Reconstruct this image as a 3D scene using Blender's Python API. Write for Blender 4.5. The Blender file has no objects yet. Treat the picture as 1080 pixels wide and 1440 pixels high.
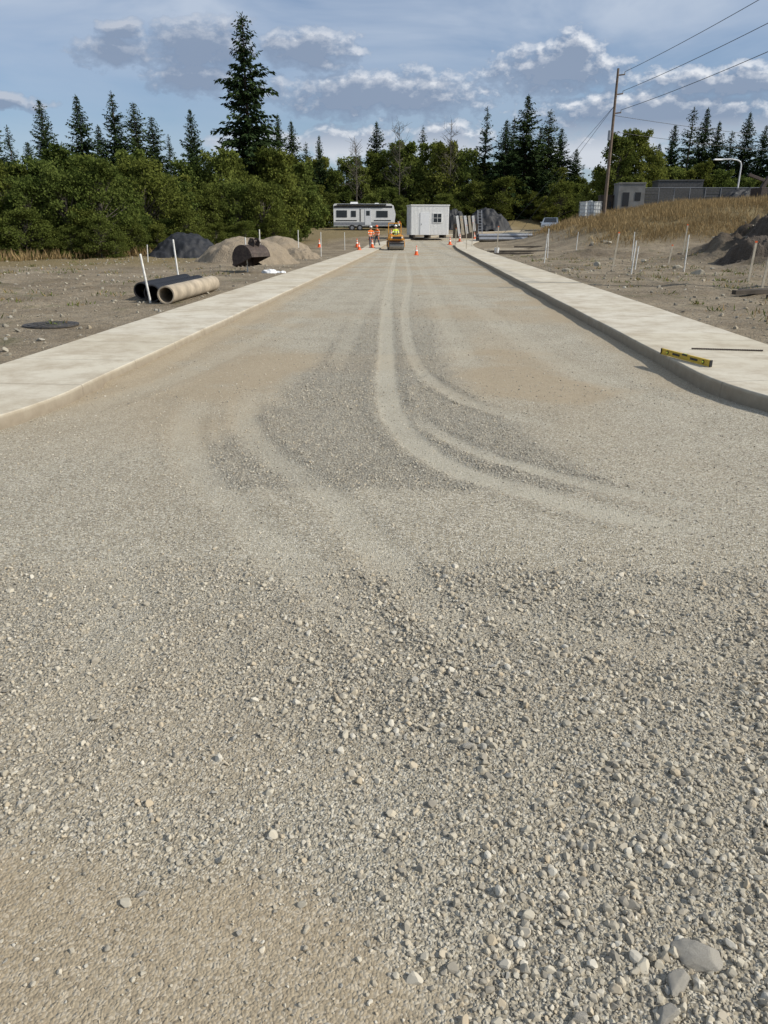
import bpy, math, random
import numpy as np
from mathutils import Vector
random.seed(3); rng=np.random.default_rng(7)
scene=bpy.context.scene
scene.view_settings.view_transform='Standard'; scene.view_settings.look='None'; scene.view_settings.exposure=0

# ------------------------------------------------------------------ helpers
def link(o): scene.collection.objects.link(o); return o
TAB=np.random.default_rng(1).random((256,256))
def vn(x,y,s=1.0,seed=0):
    x=np.asarray(x,float)*s+seed*17.3; y=np.asarray(y,float)*s+seed*31.7
    xi=np.floor(x).astype(int); yi=np.floor(y).astype(int); fx=x-xi; fy=y-yi
    fx=fx*fx*(3-2*fx); fy=fy*fy*(3-2*fy)
    g=lambda a,b: TAB[a%256,b%256]
    return (g(xi,yi)*(1-fx)+g(xi+1,yi)*fx)*(1-fy)+(g(xi,yi+1)*(1-fx)+g(xi+1,yi+1)*fx)*fy
def fbm(x,y,s=1.0,seed=0,o=4):
    r=0;a=.5;t=0
    for i in range(o):
        r=r+a*vn(x,y,s*2**i,seed+i); t+=a; a*=.55
    return r/t
def ss(a,b,x): 
    t=np.clip((np.asarray(x,float)-a)/(b-a),0,1); return t*t*(3-2*t)

def fastmesh(name,V,F,mats=(),mi=None,smooth=False,attrs=None):
    V=np.asarray(V,np.float32); F=np.asarray(F,np.int32); k=F.shape[1]
    me=bpy.data.meshes.new(name)
    me.vertices.add(len(V)); me.vertices.foreach_set('co',V.ravel())
    me.loops.add(F.size); me.loops.foreach_set('vertex_index',F.ravel())
    me.polygons.add(len(F)); me.polygons.foreach_set('loop_start',np.arange(0,F.size,k,dtype=np.int32))
    me.polygons.foreach_set('loop_total',np.full(len(F),k,np.int32))
    for m in mats: me.materials.append(m)
    if mi is not None: me.polygons.foreach_set('material_index',np.asarray(mi,np.int32))
    me.update(calc_edges=True)
    me.polygons.foreach_set('use_smooth',np.full(len(F),smooth))
    if attrs:
        for n,(t,d) in attrs.items():
            a=me.attributes.new(n,t,'POINT')
            a.data.foreach_set({'FLOAT':'value','FLOAT_COLOR':'color','FLOAT_VECTOR':'vector','INT':'value'}[t],np.asarray(d).ravel())
    me.validate()
    return me

# ------------------------------------------------------------------ node helpers
class NT:
    def __init__(s,t): s.t=t; s.n=t.nodes; s.l=t.links
    def new(s,ty,**k):
        n=s.n.new(ty)
        for a,b in k.items(): setattr(n,a,b)
        return n
    def put(s,inp,v):
        if isinstance(v,bpy.types.NodeSocket): s.l.new(v,inp)
        elif v is not None: inp.default_value=v
    def math(s,op,a,b=None,c=None,clamp=False):
        n=s.new('ShaderNodeMath',operation=op,use_clamp=clamp)
        s.put(n.inputs[0],a)
        if b is not None: s.put(n.inputs[1],b)
        if c is not None: s.put(n.inputs[2],c)
        return n.outputs[0]
    def vm(s,op,a,b=None):
        n=s.new('ShaderNodeVectorMath',operation=op); s.put(n.inputs[0],a)
        if b is not None: s.put(n.inputs[1],b)
        return n.outputs['Value'] if op in('LENGTH','DOT_PRODUCT') else n.outputs[0]
    def mix(s,f,a,b,bt='MIX'):
        n=s.new('ShaderNodeMix',data_type='RGBA',blend_type=bt); s.put(n.inputs[0],f)
        for i,v in((6,a),(7,b)):
            if not isinstance(v,bpy.types.NodeSocket) and len(v)==3: v=(*v,1)
            s.put(n.inputs[i],v)
        return n.outputs[2]
    def ramp(s,f,pts,interp='LINEAR'):
        n=s.new('ShaderNodeValToRGB'); r=n.color_ramp; r.interpolation=interp
        while len(r.elements)<len(pts): r.elements.new(.5)
        for e,(p,c) in zip(r.elements,pts):
            e.position=p; e.color=(c,c,c,1) if isinstance(c,(int,float)) else (*c,1)
        s.put(n.inputs[0],f); return n.outputs[0]
    def noise(s,v,sc,d=4,r=.55,out=0,dist=0):
        n=s.new('ShaderNodeTexNoise'); s.put(n.inputs['Vector'],v); n.inputs['Scale'].default_value=sc
        n.inputs['Detail'].default_value=d; n.inputs['Roughness'].default_value=r; n.inputs['Distortion'].default_value=dist
        return n.outputs[out]
    def vor(s,v,sc,feat='F1'):
        n=s.new('ShaderNodeTexVoronoi',feature=feat); s.put(n.inputs['Vector'],v); n.inputs['Scale'].default_value=sc
        return n
    def bump(s,h,st,dist,nrm=None):
        n=s.new('ShaderNodeBump'); s.put(n.inputs['Height'],h); n.inputs['Strength'].default_value=st; n.inputs['Distance'].default_value=dist
        if nrm is not None: s.l.new(nrm,n.inputs['Normal'])
        return n.outputs[0]
def newmat(name):
    m=bpy.data.materials.new(name); m.use_nodes=True; t=NT(m.node_tree); 
    return m,t,m.node_tree.nodes['Principled BSDF']
def simple(name,col,rough=.6,metal=0,var=.18,sc=6,dirt=0,bump=0):
    m,t,p=newmat(name); tc=t.new('ShaderNodeTexCoord').outputs['Object']
    n=t.noise(tc,sc,4)
    a=tuple(c*(1-var) for c in col); b=tuple(min(1,c*(1+var)) for c in col)
    c=t.mix(t.ramp(n,[(.3,0.),(.7,1.)]),a,b)
    if dirt>0:
        d=t.ramp(t.noise(tc,sc*2.3,5,.65),[(.45,0.),(.7,1.)])
        c=t.mix(t.math('MULTIPLY',d,dirt),c,(.20,.165,.12))
    t.put(p.inputs['Base Color'],c); p.inputs['Roughness'].default_value=rough; p.inputs['Metallic'].default_value=metal
    if bump>0: t.put(p.inputs['Normal'],t.bump(t.noise(tc,sc*8,3),.6,bump))
    return m
def pos(t): return t.new('ShaderNodeNewGeometry').outputs['Position']
def attr(t,n,ty='GEOMETRY'): return t.new('ShaderNodeAttribute',attribute_name=n,attribute_type=ty)

# ------------------------------------------------------------------ layout of the place
def cx(v):
    v=np.asarray(v,float); w=np.clip(v,-1e9,112)
    return .047*w + .021*np.clip(w-70,0,None)**2
def rz(v): return 1.75*ss(62,112,v)
UL,UR=-3.4,3.0; RL,RR=5.0,4.5; SL,SR=7.5,8.0; WL,WR=1.45,1.65
def lotd(u,v):
    dr=np.where((u<UR+RR)&(v<SR), RR-.8-np.hypot(u-(UR+RR),v-SR), np.minimum(u-(UR+.8),v-(SR-RR+.8)))
    dl=np.where((u>UL-RL)&(v<SL), RL-.7-np.hypot(u-(UL-RL),v-SL), np.minimum((UL-.7)-u,v-(SL-RL+.7)))
    return np.maximum(dr,dl)
MOUNDS=((17.6,37,1.45,2.8,2.6),(22.5,40,2.3,3.6,3.5),(15.0,30,.55,1.6,1.2),(17.0,27,.6,2.0,1.4),(24,45,2.5,4,4),(12.5,45,.35,3,1.6))
def H(x,y):
    x=np.asarray(x,float); y=np.asarray(y,float)
    u=x-cx(y); d=lotd(u,y)
    lot=ss(0,.3,d)
    z=-.03+rz(y)+.15*lot
    away=ss(1.2,4,d)
    z=z+away*((fbm(x,y,.35,3)-.5)*.24+(fbm(x,y,1.6,5)-.5)*.15)
    cor=ss(6,14,np.abs(u))
    bank=3.5*ss(4,31,x)*ss(48,63,y)*(1-.45*ss(72,100,y))*cor
    z=z+bank
    for (mx,my,mh,sx,sy) in MOUNDS:
        z=z+mh*np.exp(-((x-mx)/sx)**2-((y-my)/sy)**2)*(.3+1.4*fbm(x,y,1.1,9))
    z=z-.25*ss(36,44,y)*ss(-14,-24,x)
    z=z+ss(150,500,y)*4
    return z
def Hs(x,y): return float(H(x,y))

# ------------------------------------------------------------------ ground sheet
def axis(segs):
    out=[]
    for a,b,n in segs: out+=list(np.linspace(a,b,n,endpoint=False))
    out.append(segs[-1][1]); return np.array(out)
us=axis([(-700,-120,10),(-120,-45,25),(-45,-14,70),(-14,-5.5,60),(-5.5,-2.5,14),(-2.5,2.5,6),(2.5,6,16),(6,20,90),(20,50,60),(50,120,20),(120,700,10)])
vs=axis([(-60,-4,8),(-4,4,16),(4,20,90),(20,50,140),(50,120,110),(120,200,14),(200,900,10)])
U,Vv=np.meshgrid(us,vs); X=U+cx(Vv); Z=H(X,Vv)
nV,nU=U.shape
idx=np.arange(nV*nU).reshape(nV,nU)
F=np.stack([idx[:-1,:-1],idx[:-1,1:],idx[1:,1:],idx[1:,:-1]],-1).reshape(-1,4)
gb=ss(51,57,Vv+4*(fbm(X,Vv,.2,4)-.5))*ss(13,19,X)
edge=ss(-8,-13,U)*ss(30,36,Vv+6*(fbm(X,Vv,.25,6)-.5))
gr=np.clip(gb+edge,0,1); fo=np.clip(ss(38,46,Vv)*ss(-15,-19,X)+ss(105,118,Vv)+ss(-40,-50,X)+ss(48,60,X),0,1)
so=0
for (mx,my,mh,sx,sy) in MOUNDS: so=so+np.exp(-((X-mx)/sx)**2-((Vv-my)/sy)**2)*min(1,mh)*1.6
so=np.clip(so*(.5+1.0*fbm(X,Vv,.8,77)),0,1)
col=np.stack([gr,fo,so,np.ones_like(gr)],-1).reshape(-1,4)
m_ground,t,p=newmat('ground_soil'); P=pos(t)
z=attr(t,'zones'); sep=t.new('ShaderNodeSeparateColor'); t.put(sep.inputs[0],z.outputs['Color'])
n1=t.noise(P,.45,6,.6); n2=t.noise(P,6,6,.65); vo2=t.vor(P,28)
c=t.mix(t.ramp(n1,[(.35,0.),(.65,1.)]),(.19,.15,.10),(.345,.285,.20))
c=t.mix(t.ramp(n2,[(.35,0.),(.7,1.)]),c,t.mix(.5,c,(.10,.08,.055)))
peb=t.math('MULTIPLY',t.ramp(vo2.outputs['Distance'],[(.25,1.),(.4,0.)]),t.ramp(t.noise(P,2.5,3),[(.42,0.),(.58,1.)]))
c=t.mix(t.math('MULTIPLY',peb,.7),c,t.mix(vo2.outputs['Color'],(.20,.19,.165),(.44,.41,.35)))
weed=t.math('MULTIPLY',t.ramp(t.noise(P,.8,5,.7),[(.58,0.),(.68,1.)]),.5)
c=t.mix(weed,c,(.10,.105,.045))
c=t.mix(sep.outputs[0],c,t.mix(n2,(.15,.115,.06),(.24,.19,.10)))
c=t.mix(sep.outputs[1],c,(.045,.055,.02))
c=t.mix(sep.outputs[2],c,t.mix(n2,(.040,.032,.024),(.12,.095,.07)))
t.put(p.inputs['Base Color'],c); p.inputs['Roughness'].default_value=.95; p.inputs['Specular IOR Level'].default_value=.15
b1=t.bump(n2,.9,.14); b2=t.bump(vo2.outputs['Distance'],.6,.02,b1); t.put(p.inputs['Normal'],b2)
link(bpy.data.objects.new('ground',fastmesh('ground',np.stack([X,Vv,Z],-1).reshape(-1,3),F,[m_ground],smooth=True,attrs={'zones':('FLOAT_COLOR',col)})))

# ------------------------------------------------------------------ road
def seg_dist(x,y,pts):
    d=np.full(np.shape(x),1e9)
    for (x0,y0),(x1,y1) in zip(pts[:-1],pts[1:]):
        dx,dy=x1-x0,y1-y0; tt=np.clip(((x-x0)*dx+(y-y0)*dy)/(dx*dx+dy*dy),0,1)
        d=np.minimum(d,np.hypot(x-x0-tt*dx,y-y0-tt*dy))
    return d
def smoothpts(pts,n=4):
    pts=[np.array(q,float) for q in pts]; out=[]
    for i in range(len(pts)-1):
        p0=pts[max(i-1,0)];p1=pts[i];p2=pts[i+1];p3=pts[min(i+2,len(pts)-1)]
        for k in range(n):
            s=k/n; out.append(.5*((2*p1)+(-p0+p2)*s+(2*p0-5*p1+4*p2-p3)*s*s+(-p0+3*p1-3*p2+p3)*s**3))
    out.append(pts[-1]); return [tuple(q) for q in out]
tracks=[([(1.0,60),(.5,40),(.18,24.1),(.07,15.7),(.04,10.2),(.05,7.4),(.18,6.03),(.51,5.04),(.93,4.59),(1.45,4.1),(2.1,3.7)],.12,.9),
 ([(1.6,60),(1.0,30),(.62,20),(.44,15.7),(.38,10.8),(.5,8.6),(.79,7.4),(1.07,6.8),(1.6,6.1)],.085,.65),
 ([(.16,7.4),(.37,6.27),(.76,5.4),(1.1,4.98),(1.5,4.6),(2.2,4.1)],.08,.75),
 ([(-1.45,8.2),(-1.25,6.53),(-.865,5.4),(-.42,4.59),(-.08,3.75),(.09,3.3),(.35,2.7),(.7,2.2)],.11,.55),
 ([(-1.9,8.0),(-1.72,6.27),(-1.32,5.04),(-.84,4.1),(-.31,3.2),(.03,2.55),(.28,2.1)],.12,.45),
 ([(.6,50),(-.1,24),(-.45,15),(-.6,9)],.12,.4),([(2.0,50),(1.45,24),(1.2,15),(1.1,9)],.14,.4),
 ([(.0,60),(-1.2,24),(-1.7,14),(-2.3,9),(-3.0,6.5)],.16,.35),([(3.2,60),(2.2,24),(2.1,14),(2.3,9),(3.0,6.2)],.2,.35),
 ([(-.3,3.9),(.35,3.1),(.9,2.7),(1.9,2.3)],.10,.35),([(-1.8,3.9),(-1.1,2.7),(-1.2,1.8)],.14,.3),([(.5,4.0),(1.0,3.3),(2.2,2.7)],.09,.4)]
tracks=[(smoothpts(a),w,s) for a,w,s in tracks]
def zones(x,y,full=False):
    n=fbm(x,y,1.3,11)-.5; nf=fbm(x,y,6,12)-.5
    tr=np.zeros(np.shape(x)); bm_=np.zeros(np.shape(x)); tg=np.clip(.45+1.1*fbm(x,y,2.2,51),0,1)
    for pts,w,s in tracks:
        d=seg_dist(x+.06*nf,y,pts); a,b_=pts[0],pts[-1]
        fd=ss(0,.14*a[1]+.8,np.hypot(x-a[0],y-a[1]))*ss(0,.9,np.hypot(x-b_[0],y-b_[1]))
        tr=np.maximum(tr,s*fd*(1-ss(w*.6,w*1.35,d))); bm_=np.maximum(bm_,s*fd*np.exp(-((d-w*1.75)/(w*.42))**2))
    tr=tr*tg; bm_=bm_*(1-np.clip(tr*2,0,1))*(.3+1.2*fbm(x,y,3.1,52))*(1-ss(7,11,y))
    z1=(1-ss(3.22,3.50,y+.3*n+.3*nf))
    sd=np.maximum(y-(1.60-.40*ss(-.25,.2,x)+.28*n), (x-.16+.3*n))
    soil=1-ss(-.14,.14,sd+.22*nf)
    z1c=z1*(1-soil)
    hw_l=-np.interp(y,[4.5,5.2,8,12,20],[1.15,1.35,1.0,.75,.3]); hw_r=np.interp(y,[4.5,5.2,8,12,20],[1.6,1.35,.85,.9,1.0])
    z2=ss(4.50,4.64,y+.10*nf)*(1-ss(9,22,y))*ss(-.14,.14,x-hw_l+.3*n+.2*nf)*(1-ss(-.14,.14,x-hw_r+.3*n+.2*nf))
    rough=np.clip(z1c*(.48+.55*ss(-.6,.5,x+1.6*n-.2*(y-2)))+z2*.80,0,1)
    rough=rough*(1-.85*np.clip(tr*1.3,0,1))*(1-.4*ss(.50,.66,fbm(x,y,.9,21))*z1)
    rough=np.clip(rough+.25*bm_,0,1)
    dirt=np.clip(soil*.85 + .9*np.exp(-((x-1.75)/.6)**2-((y-9.5)/3.)**2)*(.4+1.0*fbm(x,y,2,61))+.9*np.exp(-((x+1.5+.06*(y-8))/.55)**2-((y-7.6)/2.2)**2)*(.4+1.0*fbm(x,y,2,62))
        +.75*ss(.45,.66,fbm(x,y,.55,31))*ss(4,8,y)+.45*ss(.45,.7,fbm(x,y,.8,33))*(1-ss(3,4,y)),0,1)
    if full: return rough,dirt,tr,soil,bm_
    return rough,dirt,tr,soil
def road_disp(x,y):
    r,d,tr,s,bm_=zones(x,y,True)
    z=(fbm(x,y,.7,40)-.5)*.035+(fbm(x,y,5,41)-.5)*(.008+.022*r)+(fbm(x,y,22,42,2)-.5)*(.014*r+.003) - .009*tr+.010*bm_
    return z
vv=[-8,-6,-4,-2,-1,-.3]; v=.2
while v<118: vv.append(v); v+=max(.018,.010*v)
vv=np.array(vv)
ucore=np.linspace(UL-.12,UR+.12,250); nc=249
ucols=np.concatenate([np.linspace(-16,UL-.12,24)[:-1],ucore,np.linspace(UR+.12,16,24)[1:]])
U,Vv=np.meshgrid(ucols,vv); X=U+cx(Vv)
rg,dt,tr,so=zones(X,Vv)
edge=np.minimum(np.abs(U-UL),np.abs(U-UR)); kd=(1-ss(.05,.6,edge+.4*(fbm(X,Vv,1.5,71)-.5)))*ss(6.5,8,Vv)
dt=np.clip(dt+.75*kd,0,1)
Z=rz(Vv)+road_disp(X,Vv)+.01
Z=Z+np.where(U<0,.035,.012)*(1-ss(0,.35,edge))*(Vv>8)*(.3+1.2*fbm(X,Vv,1.7,72))
nV,nU=U.shape; idx=np.arange(nV*nU).reshape(nV,nU)
F=np.stack([idx[:-1,:-1],idx[:-1,1:],idx[1:,1:],idx[1:,:-1]],-1)
keep=np.ones(F.shape[:2],bool); keep[(vv[1:]>SR+.6)[:,None]&((np.arange(nU-1)<23)|(np.arange(nU-1)>=23+nc))[None,:]]=False
F=F[keep]
col=np.stack([rg,dt,tr,np.ones_like(rg)],-1).reshape(-1,4)
m_road,t,p=newmat('gravel'); P=pos(t)
z=attr(t,'zones'); sep=t.new('ShaderNodeSeparateColor'); t.put(sep.inputs[0],z.outputs['Color'])
R_,D_,T_=sep.outputs
scn=t.new('ShaderNodeVectorMath',operation='SCALE'); t.put(scn.inputs[0],t.vm('SUBTRACT',t.noise(P,45,2,.6,1),(.5,.5,.5))); scn.inputs['Scale'].default_value=.012
wob=t.vm('ADD',P,scn.outputs[0])
va=t.vor(wob,58); vb=t.vor(wob,125); vc=t.vor(wob,260)
def g(v):
    s=t.new('ShaderNodeSeparateColor'); t.put(s.inputs[0],v.outputs['Color']); return s.outputs[0]
base=t.mix(t.ramp(t.noise(P,1.1,6,.65),[(.35,0.),(.65,1.)]),(.355,.310,.225),(.465,.418,.318))
fine=t.mix(t.math('MULTIPLY',t.ramp(g(vc),[(.1,0.),(.9,1.)]),.55),base,(.21,.182,.135))
fine=t.mix(t.math('MULTIPLY',t.ramp(g(vb),[(.70,0.),(.76,1.)]),.75),fine,(.60,.56,.465))
fine=t.mix(t.math('MULTIPLY',t.ramp(g(vb),[(.20,1.),(.26,0.)]),.7),fine,(.155,.14,.112))
dirtc=t.mix(t.noise(P,14,5,.7),(.250,.190,.118),(.39,.312,.205))
fine=t.mix(t.math('MULTIPLY',D_,.7),fine,dirtc)
fine=t.mix(t.math('MULTIPLY',T_,.55),fine,(.47,.435,.345))
coarse=t.mix(g(va),(.20,.183,.148),(.51,.475,.39)); gap_shade=t.ramp(va.outputs['Distance'],[(.4,0.),(.7,1.)])
coarse=t.mix(t.math('MULTIPLY',gap_shade,.7),coarse,(.14,.118,.085))  # shadow between the coarse stones, painted into the base colour
coarse=t.mix(.28,coarse,fine)
c=t.mix(t.math('MULTIPLY',R_,.95),fine,coarse)
t.put(p.inputs['Base Color'],c); p.inputs['Roughness'].default_value=.92; p.inputs['Specular IOR Level'].default_value=.2
ha=t.math('MULTIPLY',t.math('SUBTRACT',1.,va.outputs['Distance']),t.math('MAXIMUM',R_,.15))
hb=t.math('MULTIPLY',t.math('SUBTRACT',1.,vb.outputs['Distance']),t.math('SUBTRACT',.9,t.math('MULTIPLY',D_,.4)))
b=t.bump(ha,1.,.016); b=t.bump(hb,.95,.007,b)
t.put(p.inputs['Normal'],b)
link(bpy.data.objects.new('gravel_road',fastmesh('gravel_road',np.stack([X,Vv,Z],-1).reshape(-1,3),F,[m_road],smooth=True,attrs={'zones':('FLOAT_COLOR',col)})))

# ------------------------------------------------------------------ loose stones (instanced)
def stonemat(name,k):
    m,t,p=newmat(name); rnd=t.new('ShaderNodeObjectInfo').outputs['Random']; tc=t.new('ShaderNodeTexCoord').outputs['Object']
    cc=[(0,(.16,.152,.135)),(.15,(.265,.245,.205)),(.4,(.39,.355,.283)),(.62,(.51,.47,.38)),(.78,(.42,.345,.24)),(.90,(.61,.575,.49)),(1,(.26,.258,.240))]
    c=t.ramp(rnd,[(a,tuple(v*k for v in b)) for a,b in cc])
    c=t.mix(t.math('MULTIPLY',t.noise(tc,2.2,4,.7),.5),c,tuple(v*k for v in (.42,.36,.26)))
    t.put(p.inputs['Base Color'],c); p.inputs['Roughness'].default_value=.9; p.inputs['Specular IOR Level'].default_value=.2
    return m
m_stone=stonemat('stone',1.); m_rock=stonemat('fieldstone',.72)
import bmesh
def stone_mesh(name,seed,sub=2,mat=None,dmin=.5,dmax=.82):
    bm=bmesh.new(); bmesh.ops.create_icosphere(bm,subdivisions=sub,radius=1); r=random.Random(seed)
    planes=[(Vector((r.gauss(0,1),r.gauss(0,1),r.gauss(0,1))).normalized(),r.uniform(dmin,dmax)) for _ in range(11)]
    sx,sy,sz=1,r.uniform(.65,.95),r.uniform(.45,.8)
    for v_ in bm.verts:
        q=v_.co.copy()
        for n,d in planes:
            e=q.dot(n)-d
            if e>0: q-=n*e*(.96 if sub<4 else .86)
        if sub>2: q*=1+.10*(vn(q.x*3+9,q.y*3+q.z*2,2.,seed)-.5)
        v_.co=Vector((q.x*sx,q.y*sy,q.z*sz))*1.25
    me=bpy.data.meshes.new(name); bm.to_mesh(me); bm.free(); me.materials.append(mat or m_stone)
    for pl in me.polygons: pl.use_smooth=(sub>=4)
    return me
def shapes(nm,mat):
    c=bpy.data.collections.new(nm)
    for i in range(9): c.objects.link(bpy.data.objects.new('%s_%d'%(nm,i),stone_mesh('%s_%d'%(nm,i),i+5,2,mat)))
    return c
scolA=shapes('stone_shapes',m_stone); scolB=shapes('fieldstone_shapes',m_rock)
def scatter(name,Pts,scl,scol,tilt=.5):
    n=len(Pts); rot=np.stack([rng.normal(0,tilt,n),rng.normal(0,tilt,n),rng.uniform(0,6.283,n)],-1)
    me=bpy.data.meshes.new(name); me.vertices.add(n); me.vertices.foreach_set('co',np.asarray(Pts,np.float32).ravel())
    for nm,ty,d in(('scl','FLOAT',scl),('rot','FLOAT_VECTOR',rot),('ix','INT',rng.integers(0,9,n))):
        a=me.attributes.new(nm,ty,'POINT'); a.data.foreach_set('vector' if ty=='FLOAT_VECTOR' else 'value',np.asarray(d).ravel())
    o=link(bpy.data.objects.new(name,me))
    ng=bpy.data.node_groups.new(name,'GeometryNodeTree')
    ng.interface.new_socket('Geometry',in_out='INPUT',socket_type='NodeSocketGeometry'); ng.interface.new_socket('Geometry',in_out='OUTPUT',socket_type='NodeSocketGeometry')
    N=ng.nodes; L=ng.links
    gi=N.new('NodeGroupInput'); go=N.new('NodeGroupOutput'); ip=N.new('GeometryNodeInstanceOnPoints'); ci=N.new('GeometryNodeCollectionInfo')
    ci.inputs['Collection'].default_value=scol; ci.inputs['Separate Children'].default_value=True; ci.inputs['Reset Children'].default_value=True
    def na(nm,ty):
        a=N.new('GeometryNodeInputNamedAttribute'); a.data_type=ty; a.inputs['Name'].default_value=nm; return a.outputs['Attribute']
    L.new(gi.outputs[0],ip.inputs['Points']); L.new(ci.outputs[0],ip.inputs['Instance']); ip.inputs['Pick Instance'].default_value=True
    L.new(na('ix','INT'),ip.inputs['Instance Index']); L.new(na('rot','FLOAT_VECTOR'),ip.inputs['Rotation']); L.new(na('scl','FLOAT'),ip.inputs['Scale'])
    L.new(ip.outputs[0],go.inputs[0])
    o.modifiers.new('gn','NODES').node_group=ng
    return o
def layer(n,y0,y1,half,rmin,rmax,fn,pw=1.6):
    y=rng.uniform(y0,y1,n); x=rng.uniform(-1,1,n)*half(y)
    r,d,tr,s=zones(x,y); k=rng.random(n)<fn(r,d,tr,s,x,y); x=x[k];y=y[k]
    rad=rmin+(rmax-rmin)*rng.random(len(x))**pw
    z=road_disp(x,y)+.01+rad*.22
    return np.stack([x,y,z],-1),rad
hw=lambda y: .9+.75*y
Ls=[layer(14000,.6,3.6,hw,.009,.0175,lambda r,d,tr,s,x,y:.95*r**1.4*(.2+.8*ss(-.9,.5,x))),
    layer(44000,.6,3.7,hw,.005,.0095,lambda r,d,tr,s,x,y:.9*r+.05),
    layer(66000,.6,3.5,hw,.0025,.005,lambda r,d,tr,s,x,y:.6*r+.24*(1-.6*s),1),
    layer(60000,3.2,8,hw,.004,.009,lambda r,d,tr,s,x,y:.8*r*(1-tr)+.12),
    layer(34000,7,20,lambda y:3.0+0*y,.006,.012,lambda r,d,tr,s,x,y:.6*r*(1-tr)+.09)]
scatter('gravel_stones',np.concatenate([l[0] for l in Ls]),np.concatenate([l[1] for l in Ls]),scolA)
n=14000; u=np.where(rng.random(n)<.5,rng.uniform(-22,UL-WL-.1,n),rng.uniform(UR+WR+.1,24,n)); y=8+37*rng.random(n)**1.2; x=u+cx(y)
rad=.010+.05*rng.random(n)**7
scatter('loose_rocks',np.stack([x,y,H(x,y)+rad*.2],-1),rad,scolB)
m_big=simple('boulder_grey',(.36,.335,.285),.9,0,.35,30,dirt=.35,bump=.004)
def rock(x,y,s,rz_,sq=(1,.6,.35),seed=1):
    o=bpy.data.objects.new('rock',stone_mesh('rock',seed,4,m_big,.45,.8)); o.location=(x,y,.008+s*sq[2]*.3); o.scale=(s*sq[0],s*sq[1],s*sq[2]); o.rotation_euler=(.1,.06,rz_); link(o)
rock(.735,1.245,.060,-.6,(1,.8,.5),7);rock(.665,1.18,.036,.9,(1,.85,.9),6);rock(.615,1.105,.03,.3,(1,.9,.9),9);rock(.42,1.10,.02,.3,(1,.8,.8),11)
rock(.28,2.0,.021,.3,(1,.8,.8),3);rock(-.62,1.42,.012,.3,(1,.8,.8),4);rock(-.35,1.31,.010,1.,(1,.8,.8),5)

# ------------------------------------------------------------------ pavements with kerb
m_conc,t,p=newmat('concrete'); P=pos(t)
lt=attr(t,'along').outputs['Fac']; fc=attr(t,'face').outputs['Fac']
cell=t.math('FLOOR',t.math('DIVIDE',lt,1.5)); wn=t.new('ShaderNodeTexWhiteNoise',noise_dimensions='1D'); t.put(wn.inputs['W'],cell)
c=t.mix(t.ramp(t.noise(P,.7,6,.65),[(.3,0.),(.7,1.)]),(.45,.395,.29),(.59,.54,.425))
c=t.mix(t.math('MULTIPLY',wn.outputs[0],.45),c,(.66,.63,.55))
c=t.mix(t.math('MULTIPLY',t.ramp(t.noise(P,2.2,6,.75),[(.43,0.),(.64,1.)]),.65),c,(.33,.265,.18))
c=t.mix(t.math('MULTIPLY',t.noise(P,60,3,.7),.25),c,(.38,.34,.27))
fr=t.math('ABSOLUTE',t.math('SUBTRACT',t.math('FRACT',t.math('DIVIDE',lt,1.5)),.5)); jt=t.ramp(fr,[(.0,1.),(.005,1.),(.008,0.)])
c=t.mix(t.math('MULTIPLY',jt,.45),c,(.16,.13,.10))
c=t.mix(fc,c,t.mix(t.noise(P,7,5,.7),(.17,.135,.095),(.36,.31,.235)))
t.put(p.inputs['Base Color'],c); p.inputs['Roughness'].default_value=.85; p.inputs['Specular IOR Level'].default_value=.25
b=t.bump(t.math('SUBTRACT',1.,jt),.7,.01); b=t.bump(t.noise(P,90,4,.7),.4,.005,b); t.put(p.inputs['Normal'],b)
def pavement(name,side,u0,R,S,W,ktop):
    pts=[]; sg=1 if side=='R' else -1
    vvv=list(np.arange(112,60,-1.0))+list(np.arange(60,S,-.5))
    for v_ in vvv: pts.append((u0+float(cx(v_)),v_))
    cxx=u0+sg*R+float(cx(S)); 
    for a in np.linspace(0,math.pi/2,22): pts.append((cxx-sg*R*math.cos(a),S-R*math.sin(a)))
    for k in range(1,20): pts.append((cxx+sg*k,S-R))
    pts=np.array(pts); tg=np.gradient(pts,axis=0); tg/=np.linalg.norm(tg,axis=1)[:,None]
    nrm=np.stack([-tg[:,1],tg[:,0]],-1)*sg; 
    if (nrm[0,0]*sg)<0: nrm=-nrm
    L=np.concatenate([[0],np.cumsum(np.linalg.norm(np.diff(pts,axis=0),axis=1))])
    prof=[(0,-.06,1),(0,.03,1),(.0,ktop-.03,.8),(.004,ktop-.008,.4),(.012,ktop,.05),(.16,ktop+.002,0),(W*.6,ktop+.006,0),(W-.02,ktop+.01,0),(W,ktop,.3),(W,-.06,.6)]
    V=[];al=[];fa=[]
    for i,(q,n_) in enumerate(zip(pts,nrm)):
        wob=.006*math.sin(i*.9)
        for o,z_,f in prof:
            V.append((q[0]+n_[0]*(o+wob),q[1]+n_[1]*(o+wob),float(rz(q[1]))+z_)); al.append(L[i]); fa.append(f)
    k=len(prof); F=[]
    for i in range(len(pts)-1):
        for j in range(k-1):
            a=i*k+j; F.append((a,a+1,a+k+1,a+k) if side=='L' else (a,a+k,a+k+1,a+1))
    me=fastmesh(name,V,F,[m_conc],attrs={'along':('FLOAT',al),'face':('FLOAT',fa)})
    return link(bpy.data.objects.new(name,me))
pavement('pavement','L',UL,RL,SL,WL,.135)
pavement('pavement','R',UR,RR,SR,WR,.165)

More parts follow.
